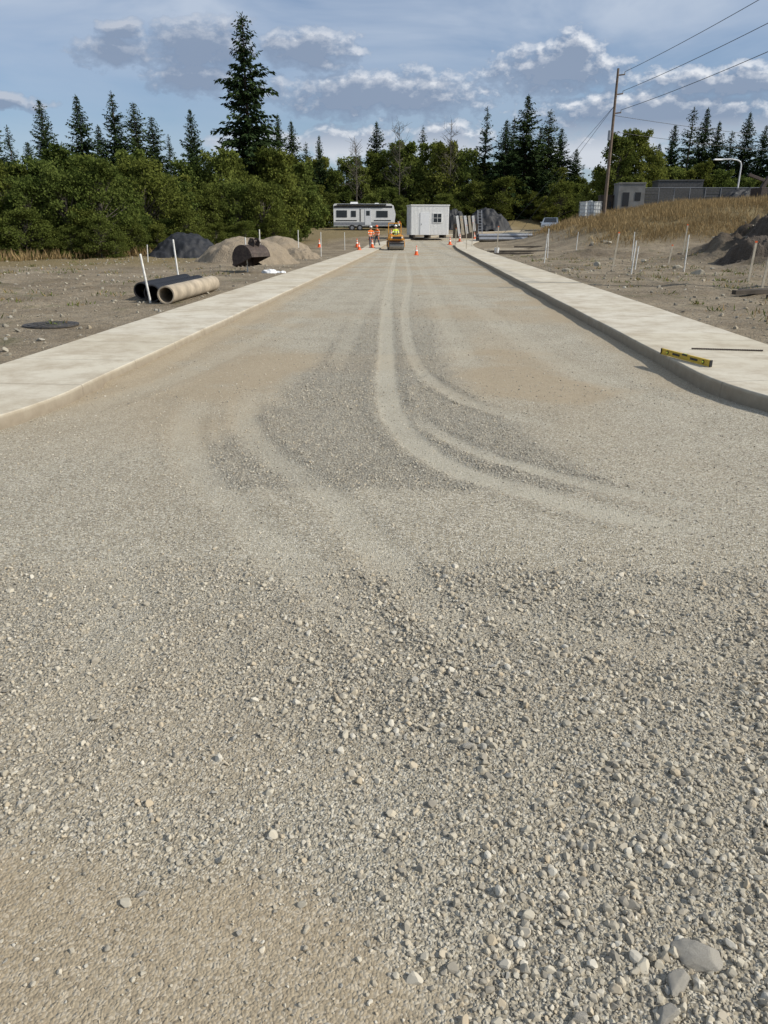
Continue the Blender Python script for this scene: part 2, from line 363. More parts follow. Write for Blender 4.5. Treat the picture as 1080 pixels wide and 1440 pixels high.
# ------------------------------------------------------------------ mesh builder
class B:
    def __init__(s): s.V=[];s.F=[];s.M=[];s.S=[]
    def add(s,V,F,m,sm=False):
        o=len(s.V); s.V+= [tuple(v) for v in V]; s.F+=[tuple(i+o for i in f) for f in F]; s.M+=[m]*len(F); s.S+=[sm]*len(F)
    def box(s,c,d,m=0,rz=0,rx=0,ry=0,top=(1,1)):
        from mathutils import Euler
        e=Euler((rx,ry,rz)).to_matrix(); V=[]
        for z_ in(-.5,.5):
            tx,ty=top if z_>0 else (1,1)
            for a,b_ in((-.5,-.5),(.5,-.5),(.5,.5),(-.5,.5)):
                V.append(Vector(c)+e@Vector((a*d[0]*tx,b_*d[1]*ty,z_*d[2])))
        s.add(V,[(3,2,1,0),(4,5,6,7),(0,1,5,4),(1,2,6,5),(2,3,7,6),(3,0,4,7)],m)
    def cyl(s,p0,p1,r0,r1=None,m=0,n=16,ri=None,caps=True,sm=True):
        r1=r0 if r1 is None else r1; p0=Vector(p0);p1=Vector(p1); d=(p1-p0).normalized()
        a=d.orthogonal().normalized(); b_=d.cross(a)
        ring=lambda p_,r:[p_+(a*math.cos(2*math.pi*i/n)+b_*math.sin(2*math.pi*i/n))*r for i in range(n)]
        V=ring(p0,r0)+ring(p1,r1); s.add(V,[(i,(i+1)%n,n+(i+1)%n,n+i) for i in range(n)],m,sm)
        if ri is None:
            if caps: s.add(ring(p0,r0),[tuple(range(n-1,-1,-1))],m); s.add(ring(p1,r1),[tuple(range(n))],m)
        else:
            V=ring(p0,ri)+ring(p1,ri); s.add(V,[(n+i,n+(i+1)%n,(i+1)%n,i) for i in range(n)],m,sm)
            for p_,r in((p0,r0),(p1,r1)):
                s.add(ring(p_,r)+ring(p_,ri),[(i,(i+1)%n,n+(i+1)%n,n+i) for i in range(n)],m)
    def prof(s,pts,y0,y1,m=0):
        n=len(pts); V=[(x,y0,z_) for x,z_ in pts]+[(x,y1,z_) for x,z_ in pts]
        s.add(V,[tuple(range(n)),tuple(range(2*n-1,n-1,-1))]+[(i,n+i,n+(i+1)%n,(i+1)%n) for i in range(n)],m)
    def dome(s,c,r,sc=(1,1,1),m=0,n=14,k=6,full=False):
        V=[];F=[]; k2=k*2 if full else k
        for j in range(k2+1):
            ph=math.pi/2-j*(math.pi/2)/k
            for i in range(n): V.append((c[0]+r*sc[0]*math.cos(ph)*math.cos(2*math.pi*i/n),c[1]+r*sc[1]*math.cos(ph)*math.sin(2*math.pi*i/n),c[2]+r*sc[2]*math.sin(ph)))
        for j in range(k2):
            for i in range(n): F.append((j*n+i,(j+1)*n+i,(j+1)*n+(i+1)%n,j*n+(i+1)%n))
        s.add(V,F,m,True)
    def obj(s,name,mats,loc=(0,0,0),rz=0,bevel=0,scale=1):
        me=bpy.data.meshes.new(name); me.from_pydata(s.V,[],s.F)
        for m in mats: me.materials.append(m)
        for p_,m,sm in zip(me.polygons,s.M,s.S): p_.material_index=m; p_.use_smooth=sm
        me.update(); o=link(bpy.data.objects.new(name,me)); o.location=loc; o.rotation_euler=(0,0,rz); o.scale=(scale,)*3
        if bevel>0:
            bv=o.modifiers.new('b','BEVEL'); bv.width=bevel; bv.segments=2; bv.limit_method='ANGLE'; bv.angle_limit=.7
        return o

M=dict(white=simple('white_paint',(.76,.76,.74),.5,var=.06,dirt=.2),black=simple('black_plastic',(.018,.018,.02),.45),
 glass=simple('dark_glass',(.02,.025,.03),.12),steel=simple('worn_steel',(.33,.32,.30),.45,.7,dirt=.4),
 rust=simple('rusty_steel',(.050,.034,.028),.7,.2,.4,dirt=.3,bump=.01),yel=simple('machine_yellow',(.75,.33,.03),.45,dirt=.25),
 orange=simple('cone_orange',(.85,.13,.02),.5),hiv=simple('hi_vis_orange',(.95,.20,.03),.8),hivy=simple('hi_vis_yellow',(.75,.85,.08),.8),
 refl=simple('reflective_tape',(.8,.8,.75),.4),skin=simple('skin',(.42,.25,.17),.6),jean=simple('work_trousers',(.05,.06,.09),.9),
 boot=simple('boots',(.09,.055,.03),.8),hair=simple('hair',(.04,.025,.015),.8),wood=simple('weathered_wood',(.50,.44,.34),.85,var=.2,sc=12,dirt=.2),
 pole=simple('pole_wood',(.15,.11,.08),.9,var=.3,sc=3),tarp=simple('black_tarp',(.012,.013,.016),.65,bump=.02),pvc=simple('white_stake',(.72,.71,.67),.5,dirt=.3),
 conc=simple('precast_concrete',(.19,.19,.185),.85,var=.25,sc=1.2,dirt=.3),concl=simple('concrete_pipe_tan',(.36,.30,.22),.85,var=.3,sc=3,dirt=.5,bump=.004),
 tire=simple('tyre_rubber',(.02,.02,.02),.85),lvl=simple('level_yellow',(.60,.41,.03),.4,dirt=.35,sc=14),plast=simple('white_plastic',(.68,.69,.70),.45,var=.05),
 dwood=simple('dark_timber',(.06,.048,.036),.9,var=.4),grey=simple('grey_metal',(.3,.31,.33),.4,.5),iron=simple('cast_iron',(.05,.047,.045),.7,.3,dirt=.5,bump=.01),
 ibc=simple('tote_plastic',(.62,.64,.62),.5),bark=simple('bark',(.085,.062,.045),.95,var=.35,sc=5),barkl=simple('bark_pale',(.11,.095,.075),.95,var=.35,sc=5))

# ------------------------------------------------------------------ vegetation
def leafmat(name,dark,light,trans):
    m=bpy.data.materials.new(name); m.use_nodes=True; t=NT(m.node_tree); m.node_tree.nodes.clear()
    out=t.new('ShaderNodeOutputMaterial'); tn=attr(t,'tint').outputs['Fac']; rn=t.new('ShaderNodeObjectInfo').outputs['Random']
    c=t.mix(tn,dark,light); c=t.mix(t.math('MULTIPLY',rn,.5),c,tuple(v*f for v,f in zip(light,(1.2,.95,.7))))
    d=t.new('ShaderNodeBsdfDiffuse'); t.put(d.inputs[0],c)
    if trans>0:
        tr=t.new('ShaderNodeBsdfTranslucent'); t.put(tr.inputs[0],c)
        mx=t.new('ShaderNodeMixShader'); mx.inputs[0].default_value=trans; t.l.new(d.outputs[0],mx.inputs[1]); t.l.new(tr.outputs[0],mx.inputs[2]); t.l.new(mx.outputs[0],out.inputs[0])
    else: t.l.new(d.outputs[0],out.inputs[0])
    return m
mf=leafmat('fir_needles',(.014,.028,.014),(.045,.070,.026),0)
ml=leafmat('leaves',(.038,.066,.016),(.13,.160,.042),.3)
ml2=leafmat('pale_leaves',(.060,.095,.022),(.19,.225,.060),.35)
mgd=leafmat('dry_grass',(.17,.125,.065),(.38,.295,.16),.2)
mgg=leafmat('green_weeds',(.05,.08,.02),(.13,.17,.05),.2)
def diamonds(P,Ld,Wd):
    N=len(P); V=np.stack([P,P+.45*Ld+Wd,P+Ld,P+.45*Ld-Wd],1).reshape(-1,3); F=np.arange(4*N).reshape(N,4); return V,F
def tube(pts,rs,n=7):
    V=[];F=[]
    for i,(p_,r) in enumerate(zip(pts,rs)):
        for k in range(n): a=2*math.pi*k/n; V.append((p_[0]+r*math.cos(a),p_[1]+r*math.sin(a),p_[2]))
    for i in range(len(pts)-1):
        for k in range(n): F.append((i*n+k,i*n+(k+1)%n,(i+1)*n+(k+1)%n,(i+1)*n+k))
    return np.array(V,float),np.array(F)
def limb(p0,p1,r0,r1,n=5):
    p0=Vector(p0);p1=Vector(p1);d=(p1-p0).normalized();a=d.orthogonal().normalized();b_=d.cross(a);V=[]
    for p_,r in((p0,r0),(p1,r1)):
        for k in range(n): V.append(tuple(p_+(a*math.cos(2*math.pi*k/n)+b_*math.sin(2*math.pi*k/n))*r))
    return np.array(V),np.array([(k,(k+1)%n,n+(k+1)%n,n+k) for k in range(n)])
def assemble(name,parts,mats):
    Vs=[];Fs=[];Ms=[];Ts=[];o=0
    for V,F,m,tn in parts:
        Vs.append(V);Fs.append(F+o);Ms.append(np.full(len(F),m));Ts.append(np.broadcast_to(tn,(len(V),)) if np.ndim(tn)==0 else tn);o+=len(V)
    return fastmesh(name,np.concatenate(Vs),np.concatenate(Fs),mats,np.concatenate(Ms),attrs={'tint':('FLOAT',np.concatenate(Ts))})
def unit(a): return a/np.maximum(np.linalg.norm(a,axis=-1,keepdims=True),1e-6)
def conifer(name,seed,Ht,R,bare,dens=1.,gappy=.0,pw=.85,step=.2,droop=1.):
    r=np.random.default_rng(seed); parts=[]
    zz=np.linspace(0,Ht,12); sway=np.cumsum(r.normal(0,.03,12))
    pts=[(sway[i]*.6,sway[i]*.4,zz[i]) for i in range(12)]; rs=[.013*Ht*(1-z_/Ht)**.8+.02 for z_ in zz]
    V,F=tube(pts,rs); parts.append((V,F,0,.5))
    P=[];L=[];W=[];T=[]; z_=bare*Ht; lob=r.uniform(0,6.28,3)
    while z_<Ht*.99:
        f=(z_-bare*Ht)/(Ht*(1-bare)); prof=((1-f)**pw)*(.6+.4*min(1,f*5+.2))+.02
        nb=int(r.integers(4,8)*dens*(1-.35*f))+1; ph=r.uniform(0,6.28)
        for b_ in range(nb):
            if r.random()<gappy: continue
            th=ph+6.283*b_/nb+r.normal(0,.35); Lb=R*prof*r.uniform(.5,1.12)*(1+.18*math.sin(th*2+lob[0]+z_*.5)+.12*math.sin(z_*1.3+lob[1]))
            zb=z_+r.uniform(-.3,.3)*(1-f)
            d=np.array([math.cos(th),math.sin(th),0]); pr=np.array([-d[1],d[0],0]); up=r.uniform(.0,.25)+.45*f; dr=r.uniform(.3,.75)*(1.15-f)*droop
            base=np.array([np.interp(zb,zz,[q[0] for q in pts]),np.interp(zb,zz,[q[1] for q in pts]),zb])
            V,F=limb(base,base+d*Lb*.8+np.array([0,0,(up*.8-dr*.5*.64)*Lb]),.012+.010*Lb,.005,3); parts.append((V,F,0,.5))
            n=max(3,int(Lb/step)); ts=np.linspace(.10,1,n); tone=r.uniform(0,.55)
            for t_ in ts:
                c_=base+d*Lb*t_+np.array([0,0,(up*t_-dr*.5*t_*t_)*Lb])
                for sgn in(-1,1,0):
                    ll=(.24+.20*Lb*(1-.7*t_))*r.uniform(.6,1.35)
                    dd=d*.8+pr*sgn*r.uniform(.4,1.1)+np.array([0,0,-r.uniform(.05,.7) if sgn else r.choice([-1.1,-.8,.1])]); dd/=np.linalg.norm(dd)
                    w_=np.cross(dd,r.normal(0,1,3)+np.array([0,0,1.0])); w_/=np.linalg.norm(w_)+1e-6
                    P.append(c_+r.normal(0,.05,3));L.append(dd*ll);W.append(w_*ll*r.uniform(.15,.26));T.append(min(1,tone+.5*t_*r.random()))
        z_+=r.uniform(.18,.38)*(Ht/18)**.5
    for k in range(10):
        P.append(np.array([pts[-1][0],pts[-1][1],Ht-.9+.09*k]));dd=np.array([r.normal(0,.5),r.normal(0,.5),.9]);dd/=np.linalg.norm(dd);L.append(dd*.4);W.append(np.array([.05,.02,0]));T.append(.4)
    V,F=diamonds(np.array(P),np.array(L),np.array(W)); parts.append((V,F,1,np.repeat(T,4)))
    return assemble(name,parts,[M['bark'],mf])
def broadleaf(name,seed,Ht,R,low,nl=9000,ls=.2,nclump=70,mat=None):
    r=np.random.default_rng(seed); parts=[]
    V,F=tube([(0,0,-.3),(.05,.02,Ht*.25),(-.05,.08,Ht*.5),(.06,0,Ht*.8)],[.03*Ht*.55,.024*Ht*.5,.016*Ht*.45,.01]); parts.append((V,F,0,.5))
    C=[];S=[]
    for i in range(nclump):
        z_=r.uniform(low,1.)**.9; th=r.uniform(0,6.283)
        f=(z_-low)/(1-low+1e-6); rad=R*(math.sin(math.pi*min(1,.18+f*.80))**.7)*r.uniform(.35,1.12)
        c_=np.array([rad*math.cos(th),rad*math.sin(th),z_*Ht*.94]); C.append(c_); S.append(r.uniform(.32,.8)*R*.32+.12)
        st=np.array([0,0,max(.12*Ht,c_[2]*.62)]); V,F=limb(st,c_,.02+.02*r.random(),.006,4); parts.append((V,F,0,.5))
    for i in range(8):
        th=r.uniform(0,6.28); C.append(np.array([R*.45*math.cos(th),R*.45*math.sin(th),Ht*r.uniform(.88,1.0)])); S.append(.45)
    C=np.array(C);S=np.array(S); k=r.integers(0,len(C),nl); off=unit(r.normal(0,1,(nl,3)))*(r.random((nl,1))**.45)*S[k][:,None]*np.array([1.15,1.15,.85])
    off=off*(1+.5*(r.random((nl,1))<.12))
    P=C[k]+off; dirn=unit(r.normal(0,1,(nl,3))+np.array([0,0,-.35])+off*.6); w=unit(np.cross(dirn,r.normal(0,1,(nl,3))+np.array([0,0,.8])))
    sz=ls*r.uniform(.6,1.3,(nl,1)); V,F=diamonds(P,dirn*sz,w*sz*.36)
    ct=r.random(len(C)); T=np.clip(ct[k]*.6+.4*r.random(nl)*1.0,0,1)
    parts.append((V,F,1,np.repeat(T,4)))
    return assemble(name,parts,[M['barkl'],mat or ml])
FIR=[conifer('fir_%d'%i,20+i,18,rr,ba,de,ga,pw) for i,(rr,ba,de,ga,pw) in enumerate([(4.6,.03,1.2,.05,.8),(3.6,.05,1.1,.15,.7),(5.2,.02,1.3,.05,.9),(3.2,.1,1.,.25,.7),(4.4,.03,1.3,.0,.75),(2.8,.15,1.,.2,.65)])]
BL=[broadleaf('broad_%d'%i,50+i,6,rr,lo,8500,.18,75) for i,(rr,lo) in enumerate([(2.3,.06),(1.9,.1),(2.7,.04),(2.1,.2),(1.7,.05)])]
BL2=[broadleaf('tall_broad_%d'%i,80+i,10,rr,.10,13000,.30,85,ml2 if i!=1 else ml) for i,rr in enumerate([3.2,2.7,3.5])]
def plant(name,me,x,y,h,h0,rzv=None,wid=1.):
    o=bpy.data.objects.new(name,me); s=h/h0; o.location=(x,y,Hs(x,y)-.08); o.scale=(s*wid,s*wid,s); o.rotation_euler=(0,0,random.uniform(0,6.28) if rzv is None else rzv); link(o); return o
big=conifer('tall_fir',99,19.3,3.5,.20,1.15,.12,.60,.17,1.3)
plant('tall_fir_tree',big,-12.3,75,18.7,19.3,.4)
firs=[(-.475,95,.128,1),(-.455,110,.118,1.),(-.434,80,.100,1.1),(-.412,100,.145,.85),(-.392,112,.10,1.),(-.367,96,.150,1.),(-.345,108,.118,1.1),(-.325,100,.154,1.05),(-.30,104,.143,1.),(-.28,108,.128,1.1),(-.262,112,.108,1.),
 (-.233,98,.135,.75),(-.215,112,.09,1.),(-.195,118,.085,1),(-.128,112,.130,.8),(-.112,116,.123,.9),(-.095,120,.10,.9),(-.079,110,.107,.7),(-.009,120,.122,.95),(.047,125,.118,.85),(-.03,130,.085,1),(.09,130,.085,1),
 (.124,112,.138,.95),(.148,108,.124,1.15),(.172,110,.150,1.25),(.20,112,.135,1.15),(.215,118,.115,1.2),(.19,118,.115,1.2),(.157,116,.128,1.2),(.235,118,.092,1.1),
 (.352,125,.118,.9),(.372,122,.137,1.),(.388,128,.136,.9),(.405,124,.122,1.),(.422,120,.112,1.1),(.44,122,.132,.9),(.462,118,.118,1.1),(.48,120,.13,1.1),(.50,118,.14,1.1),(-.50,100,.14,1.1),(-.53,95,.15,1.1),(.335,130,.098,1.),(.315,128,.075,1.1),(-.16,125,.085,1)]
for i,(a,d,b_,w) in enumerate(firs):
    x=a*d; h=1.6+d*b_-Hs(x,d); plant('fir_tree',FIR[(i*5+i//3)%6],x,d,h,18,None,w)
rr=random.Random(4)
for i in range(26):
    a=-.60+.0245*i+rr.uniform(-.008,.008); d=np.interp(a,[-.6,-.35,-.2,0],[40,47,60,64])+rr.uniform(-2,2)
    tb=.062+rr.uniform(-.020,.016)+(.008 if a<-.25 else 0); x=a*d; h=1.6+d*tb-Hs(x,d)
    if a>-.115: continue
    plant('alder_tree',BL[i%5],x,d,h,6)
for i in range(30):
    a=-.62+.0205*i+rr.uniform(-.008,.008); d=np.interp(a,[-.6,-.3,-.1,.1],[50,58,76,95])+rr.uniform(-3,3)
    if a>-.105: continue
    x=a*d; h=1.6+d*(.074+rr.uniform(-.016,.020))-Hs(x,d); plant('maple_tree',(BL2+BL)[i%5] if i%2 else BL2[i%3],x,d,h,10 if (i%2==0 or i%5<3) else 6)
for i in range(34):
    a=-.62+.0185*i; d=np.interp(a,[-.6,-.35,-.2,0],[37.5,43,56,68])+rr.uniform(-1.2,1.2)
    if a>-.12: continue
    plant('shrub',BL[(i*3)%5],a*d,d,rr.uniform(1.2,3.0),6,None,1.35)
for i in range(24):
    a=-.13+.0170*i+rr.uniform(-.006,.006); d=rr.uniform(110,118)
    x=a*d; tb=np.interp(a,[-.1,0,.06,.12,.2,.28],[.070,.084,.096,.080,.066,.056])+rr.uniform(-.014,.012); h=1.6+d*tb-Hs(x,d)
    plant('maple_tree',BL2[i%3],x,d,h,10,None,.95)
for i in range(24):
    a=-.14+.0180*i; d=rr.uniform(105,108); plant('shrub',BL2[(i*2)%3] if i%2 else BL[i%5],a*d,d,rr.uniform(2.6,5.4),10 if i%2 else 6,None,1.3)
for a,d,tb,w in((.288,88,.108,1.0),(.309,90,.112,1.05),(.328,93,.088,1.),(.27,96,.07,1.1)):
    plant('maple_tree',BL2[int(d)%3],a*d,d,1.6+d*tb-Hs(a*d,d),10,None,w)
for i in range(14):
    a=.33+.015*i; d=112; plant('maple_tree',BL2[i%3],a*d,d,1.6+d*(.058+rr.uniform(0,.02))-Hs(a*d,d),10,None,1.)
def snag(x,y,h,seed):
    r=np.random.default_rng(seed); parts=[]; V,F=tube([(0,0,0),(.1,0,h*.5),(.05,.1,h)],[.10,.06,.02]); parts.append((V,F,0,.5))
    for i in range(44):
        z_=h*r.uniform(.35,.97); th=r.uniform(0,6.28); l=(1-z_/h*.7)*h*.24*r.uniform(.4,1.2); e=np.array([math.cos(th)*l,math.sin(th)*l,z_+l*r.uniform(.3,1.1)])
        V,F=limb((.05,.03,z_),e,.03,.012,4); parts.append((V,F,0,.5))
        for k in range(4):
            s_=np.array([.05,.03,z_])+(e-np.array([.05,.03,z_]))*r.uniform(.4,.9); V,F=limb(s_,s_+r.normal(0,.45,3)+np.array([0,0,.35]),.018,.008,3); parts.append((V,F,0,.5))
    o=link(bpy.data.objects.new('dead_tree',assemble('dead_tree',parts,[M['barkl']]))); o.location=(x,y,Hs(x,y))
snag(-3.6,104,10.5,1); snag(2.0,109,12.5,2); snag(8.8,109,13,3)

def grass(name,xs,ys,hs,mat,w=.012,lean=.35):
    n=len(xs); P=np.stack([xs,ys,H(xs,ys)-.02],-1); d=np.stack([rng.normal(0,lean,n),rng.normal(0,lean,n),np.ones(n)],-1); d=unit(d)*hs[:,None]
    th=rng.uniform(0,3.14,n); W=np.stack([np.cos(th),np.sin(th),0*th],-1)*(w*(1+hs))[:,None]
    V,F=diamonds(P,d,W); tn=np.clip(.5*rng.random(n)+.9*(fbm(xs,ys,.5,88)-.25),0,1)
    link(bpy.data.objects.new(name,fastmesh(name,V,F,[mat],attrs={'tint':('FLOAT',np.repeat(tn,4))})))
n=110000; x=rng.uniform(11,50,n); y=rng.uniform(48,82,n); k=(rng.random(n)<ss(51,57,y+6*(fbm(x,y,.2,4)-.5))*ss(13.5,18,x+4*(fbm(x,y,.3,8)-.5))*(.15+1.3*ss(.3,.65,fbm(x,y,.5,14))))&(np.abs(x-cx(y))>6)
x=x[k];y=y[k]; grass('dry_grass',x,y,rng.uniform(.2,.75,len(x))*(.5+.9*fbm(x,y,.6,15)),mgd,.014,.45)
n=60000; x=rng.uniform(-34,-6,n); y=rng.uniform(29,60,n); e_=np.interp(x,[-30,-20,-14,-8],[34,38,47,56]); k=(rng.random(n)<ss(-3.0,-.3,y-e_+3*(fbm(x,y,.3,17)-.5))*(1-ss(2,5,y-e_)))
x=x[k];y=y[k]; grass('dry_grass',x,y,rng.uniform(.2,.75,len(x)),mgd,.014)
n=9000; x=rng.uniform(-34,-6,n); y=rng.uniform(29,60,n); e_=np.interp(x,[-30,-20,-14,-8],[35,39,48,57]); k=(np.abs(y-e_)<2.2); x=x[k];y=y[k]; grass('green_weeds',x,y,rng.uniform(.2,.6,len(x)),mgg,.03)
cxs=[];cys=[];hh=[]
for i in range(320):
    if rr.random()<.65: X0=rr.uniform(5.5,20); 
    else: X0=rr.uniform(-16,-5.2)
    Y0=rr.uniform(10,48)
    if abs(X0-float(cx(Y0)))<5.2: continue
    m_=rr.randint(8,45); sp_=rr.uniform(.06,.3); cxs+=list(np.random.default_rng(i).normal(X0,sp_,m_)); cys+=list(np.random.default_rng(i+99).normal(Y0,sp_,m_)); hh+=[rr.uniform(.03,.18) for _ in range(m_)]
cxs=np.array(cxs);cys=np.array(cys);hh=np.array(hh); q=rng.random(len(cxs))<.6
grass('green_weeds',cxs[q],cys[q],hh[q],mgg,.012,.8); grass('dry_grass',cxs[~q],cys[~q],hh[~q],mgd,.009,.8)

# ------------------------------------------------------------------ stakes
def stake(x,y,h,lx=0,ly=0,mat='pvc',r=.024):
    b=B(); z0=Hs(x,y)
    if mat=='pvc': b.cyl((0,0,-.1),(lx,ly,h),r,r*.95,0,10)
    else: b.box((lx/2,ly/2,h/2),(r*2.4,r*1.4,h+.1),0,ry=math.atan2(lx,h)); b.box((lx,ly,h+.06),(r*2.5,r*1.5,.05),1,ry=math.atan2(lx,h))
    b.obj('survey_stake',[M[mat],M['orange'] if mat=='wood' else M[mat]],(x,y,z0))
for s in((-5.05,16.6,1.0,-.12,0),(-5.5,20.8,1.25,-.07,0),(-5.0,28.5,1.2,-.02,0),(-5.7,36,1.55,.03,0),(-4.8,44,1.45,0.02,0),(-3.7,46,1.35,.02,0),(-3.0,60,1.3,0,0),(7.6,37,1.3,.06,0),(9.4,32,1.35,.12,0),(10.0,31,.9,.05,0),
    (10.6,22.5,1.05,.04,0),(9.9,20.2,1.45,.1,0),(7.2,50,1.6,.03,0),(6.5,62,1.9,-.03,0),(7.6,68,1.9,.03,0),(14.5,38,1.3,.05,0),(-11.5,38,.8,.05,0),(8.9,78,2.0,0,0),(7.4,76,2.1,.05,0),(6.2,68,1.6,0,0),(12.4,34,.8,.08,0),
    (8.6,27,1.1,.05,0),(11.2,29,1.3,.0,0),(9.0,43,1.5,-.05,0),(11.5,47,1.3,.05,0),(13.0,41,1.4,.0,0)):
    stake(*s,mat='pvc' if (s[0]<0 or int(s[1])%2) else 'wood')

# ------------------------------------------------------------------ pipes, bucket, manhole, piles
def pipe(name,p0,p1,ro,ri,mat,ribs=0):
    b=B(); b.cyl(p0,p1,ro,ro,0,28,ri); d=Vector(p1)-Vector(p0)
    for i in range(ribs):
        q=Vector(p0)+d*(i+.5)/ribs; e=d.normalized()*.03; b.cyl(q-e,q+e,ro*1.05,ro*1.05,0,28,ro*.99)
    return b.obj(name,[mat])
g0=.12
pipe('concrete_pipe',(-4.60,16.2,g0+.19),(-4.42,19.9,g0+.19),.185,.155,M['concl'])
pipe('plastic_pipe',(-5.01,16.6,g0+.19),(-4.84,20.2,g0+.19),.18,.158,M['black'],24)
pipe('plastic_pipe',(-5.42,17.2,g0+.20),(-5.28,20.6,g0+.20),.18,.158,M['black'],24)
def cover(x,y,z_,r):
    b=B(); b.cyl((0,0,0),(0,0,.022),r,r*.98,0,40); b.cyl((0,0,-.01),(0,0,.014),r*1.2,r*1.2,1,40,r*1.01)
    for i in range(6):
        for j in range(6): 
            if (i-2.5)**2+(j-2.5)**2<8: b.box(((i-2.5)*.3*r,(j-2.5)*.3*r,.024),(.06,.06,.010),0)
    b.obj('manhole_cover',[M['iron'],M['iron']],(x,y,z_))
cover(-5.45,12.4,Hs(-5.45,12.4)+.015,.36); cover(7.0,12.2,Hs(7,12.2)+.015,.3)
b=B(); n=14; outer=[]
for i in range(n+1):
    a=math.radians(-70+i*210/n); outer.append((.48*math.cos(a)*.95,.46+.46*math.sin(a)))
inner=[(x*.93,.46+(z_-.46)*.93) for x,z_ in outer]
for i in range(n):
    q=[outer[i],outer[i+1],inner[i+1],inner[i]]; b.prof(q,-.5,.5,0)
for yy in(-.525,.505):
    V=[(x,yy,z_) for x,z_ in outer]+[(x,yy+.02,z_) for x,z_ in outer]; k=len(outer); b.add(V,[tuple(range(k)),tuple(range(2*k-1,k-1,-1))]+[(i,k+i,k+(i+1)%k,(i+1)%k) for i in range(k)],0)
for i in range(5): b.box((.20,-.44+i*.22,.03),(.22,.07,.06),0,ry=.25,top=(1,.6))
for yy in(-.14,.14): b.prof([(.0,.9),(.28,.86),(.30,1.08),(.16,1.16),(.02,1.08)],yy-.02,yy+.02,0)
b.cyl((.18,-.2,1.04),(.18,.2,1.04),.035,None,0,12)
o=b.obj('excavator_bucket',[M['rust']],(-5.0,28.3,.26),math.radians(150),.006); o.rotation_euler[1]=math.radians(-34)
def mound(name,x0,y0,rx,ry,h,mat,seed,n=60,rough=.12,pw=1.2):
    g_=np.linspace(-1,1,n); A,C=np.meshgrid(g_,g_); r=np.hypot(A,C); nn=fbm(A*2.2+seed,C*2.2,1,seed)
    q=np.clip(1-r*(.75+.55*nn),0,None); z_=h*(1-(1-q)**1.9)*np.clip(q*3,0,1)**.6*pw*.85+rough*(fbm(A*7,C*7,1,seed+3)-.5)*ss(1,.8,r)*2
    X=x0+A*rx; Y=y0+C*ry; Z=H(X,Y)+z_-.06*(z_<=.02)-.01; idx=np.arange(n*n).reshape(n,n); F=np.stack([idx[:-1,:-1],idx[:-1,1:],idx[1:,1:],idx[1:,:-1]],-1).reshape(-1,4)
    link(bpy.data.objects.new(name,fastmesh(name,np.stack([X,Y,Z],-1).reshape(-1,3),F,[mat],smooth=True)))
def dirtmat(name,a,b_):
    m,t,p=newmat(name); P=pos(t); n=t.noise(P,5,6,.7); v_=t.vor(P,22); c=t.mix(n,a,b_); c=t.mix(t.math('MULTIPLY',v_.outputs['Distance'],.5),c,a)
    t.put(p.inputs['Base Color'],c); p.inputs['Roughness'].default_value=.95; t.put(p.inputs['Normal'],t.bump(v_.outputs['Distance'],.8,.04,t.bump(n,.6,.1))); return m
mg=dirtmat('gravel_pile_mat',(.21,.165,.11),(.39,.32,.23)); md=dirtmat('dark_soil',(.05,.04,.03),(.13,.10,.075))
mound('gravel_pile',-6.3,37,2.6,2.2,1.15,mg,3); mound('gravel_pile',-6.2,46,2.4,2.2,1.1,mg,5); mound('gravel_pile',-4.7,43,1.4,1.3,.5,mg,6)
mound('tarp_covered_pile',-11.6,46,2.5,2.0,1.3,M['tarp'],8,70,.2)
mound('soil_pile',16.0,33.5,1.8,1.6,.9,md,12,60,.35); mound('soil_pile',18.4,35,2.4,1.8,1.5,md,15,60,.4); mound('tarp_covered_pile',12.6,97,3.6,2,2.3,M['tarp'],9,70,.4); mound('tarp_covered_pile',8.6,98,2.2,1.6,2.2,M['tarp'],14,70,.4)
mound('tarp_covered_pile',36,78,4.6,2,1.4,M['tarp'],19,70,.5)
b=B(); b.dome((0,0,.0),.26,(1.1,.8,.5),0,16,8); b.dome((.36,.1,0),.17,(1.2,.8,.5),0,14,6); o=b.obj('plastic_bag',[M['plast']],(-4.15,28.3,.1))
tx=bpy.data.textures.new('cr','CLOUDS'); tx.noise_scale=.18
s_=o.modifiers.new('s','SUBSURF'); s_.levels=s_.render_levels=2; d_=o.modifiers.new('d','DISPLACE'); d_.texture=tx; d_.strength=.18; d_.texture_coords='LOCAL'
b=B(); L=.92
b.box((0,0,.066),(L,.028,.010),0);b.box((0,0,.005),(L,.028,.010),0);b.box((0,0,.0355),(L,.012,.051),0)
for x in(-L/2-.006,L/2+.006): b.box((x,0,.036),(.014,.032,.074),1)
for x in(-.34,.34): b.cyl((x,-.010,.036),(x,.010,.036),.022,None,1,18); b.cyl((x,-.016,.036),(x,.016,.036),.011,None,2,14)
b.box((0,0,.061),(.09,.034,.020),1); b.cyl((-.025,0,.065),(.025,0,.065),.009,None,2,10)
for x in(-.17,.17): b.box((x,0,.036),(.14,.018,.026),1)
b.obj('spirit_level',[M['lvl'],M['black'],M['hivy']],(3.52,8.72,.173),math.radians(-76),.0015)
b=B(); z9=.184; b.cyl((3.92,9.55,z9),(4.75,9.38,z9),.009,None,0,8); 
for i in range(40):
    q=Vector((3.92,9.55,z9)).lerp(Vector((4.75,9.38,z9)),(i+.5)/40); b.cyl(q-Vector((.003,0,0)),q+Vector((.003,0,0)),.011,None,0,8)
b.obj('steel_rebar',[M['rust']])
def timber(x,y,l,r,rzv,mat='dwood',w=.14,h=.1):
    b=B(); b.box((0,0,h/2),(l,w,h),0); b.box((.1,w*.9,h/2+.01),(l*.8,w*.8,h),0,rz=.08); b.obj('timber',[M[mat]],(x,y,Hs(x,y)),rzv,.006)
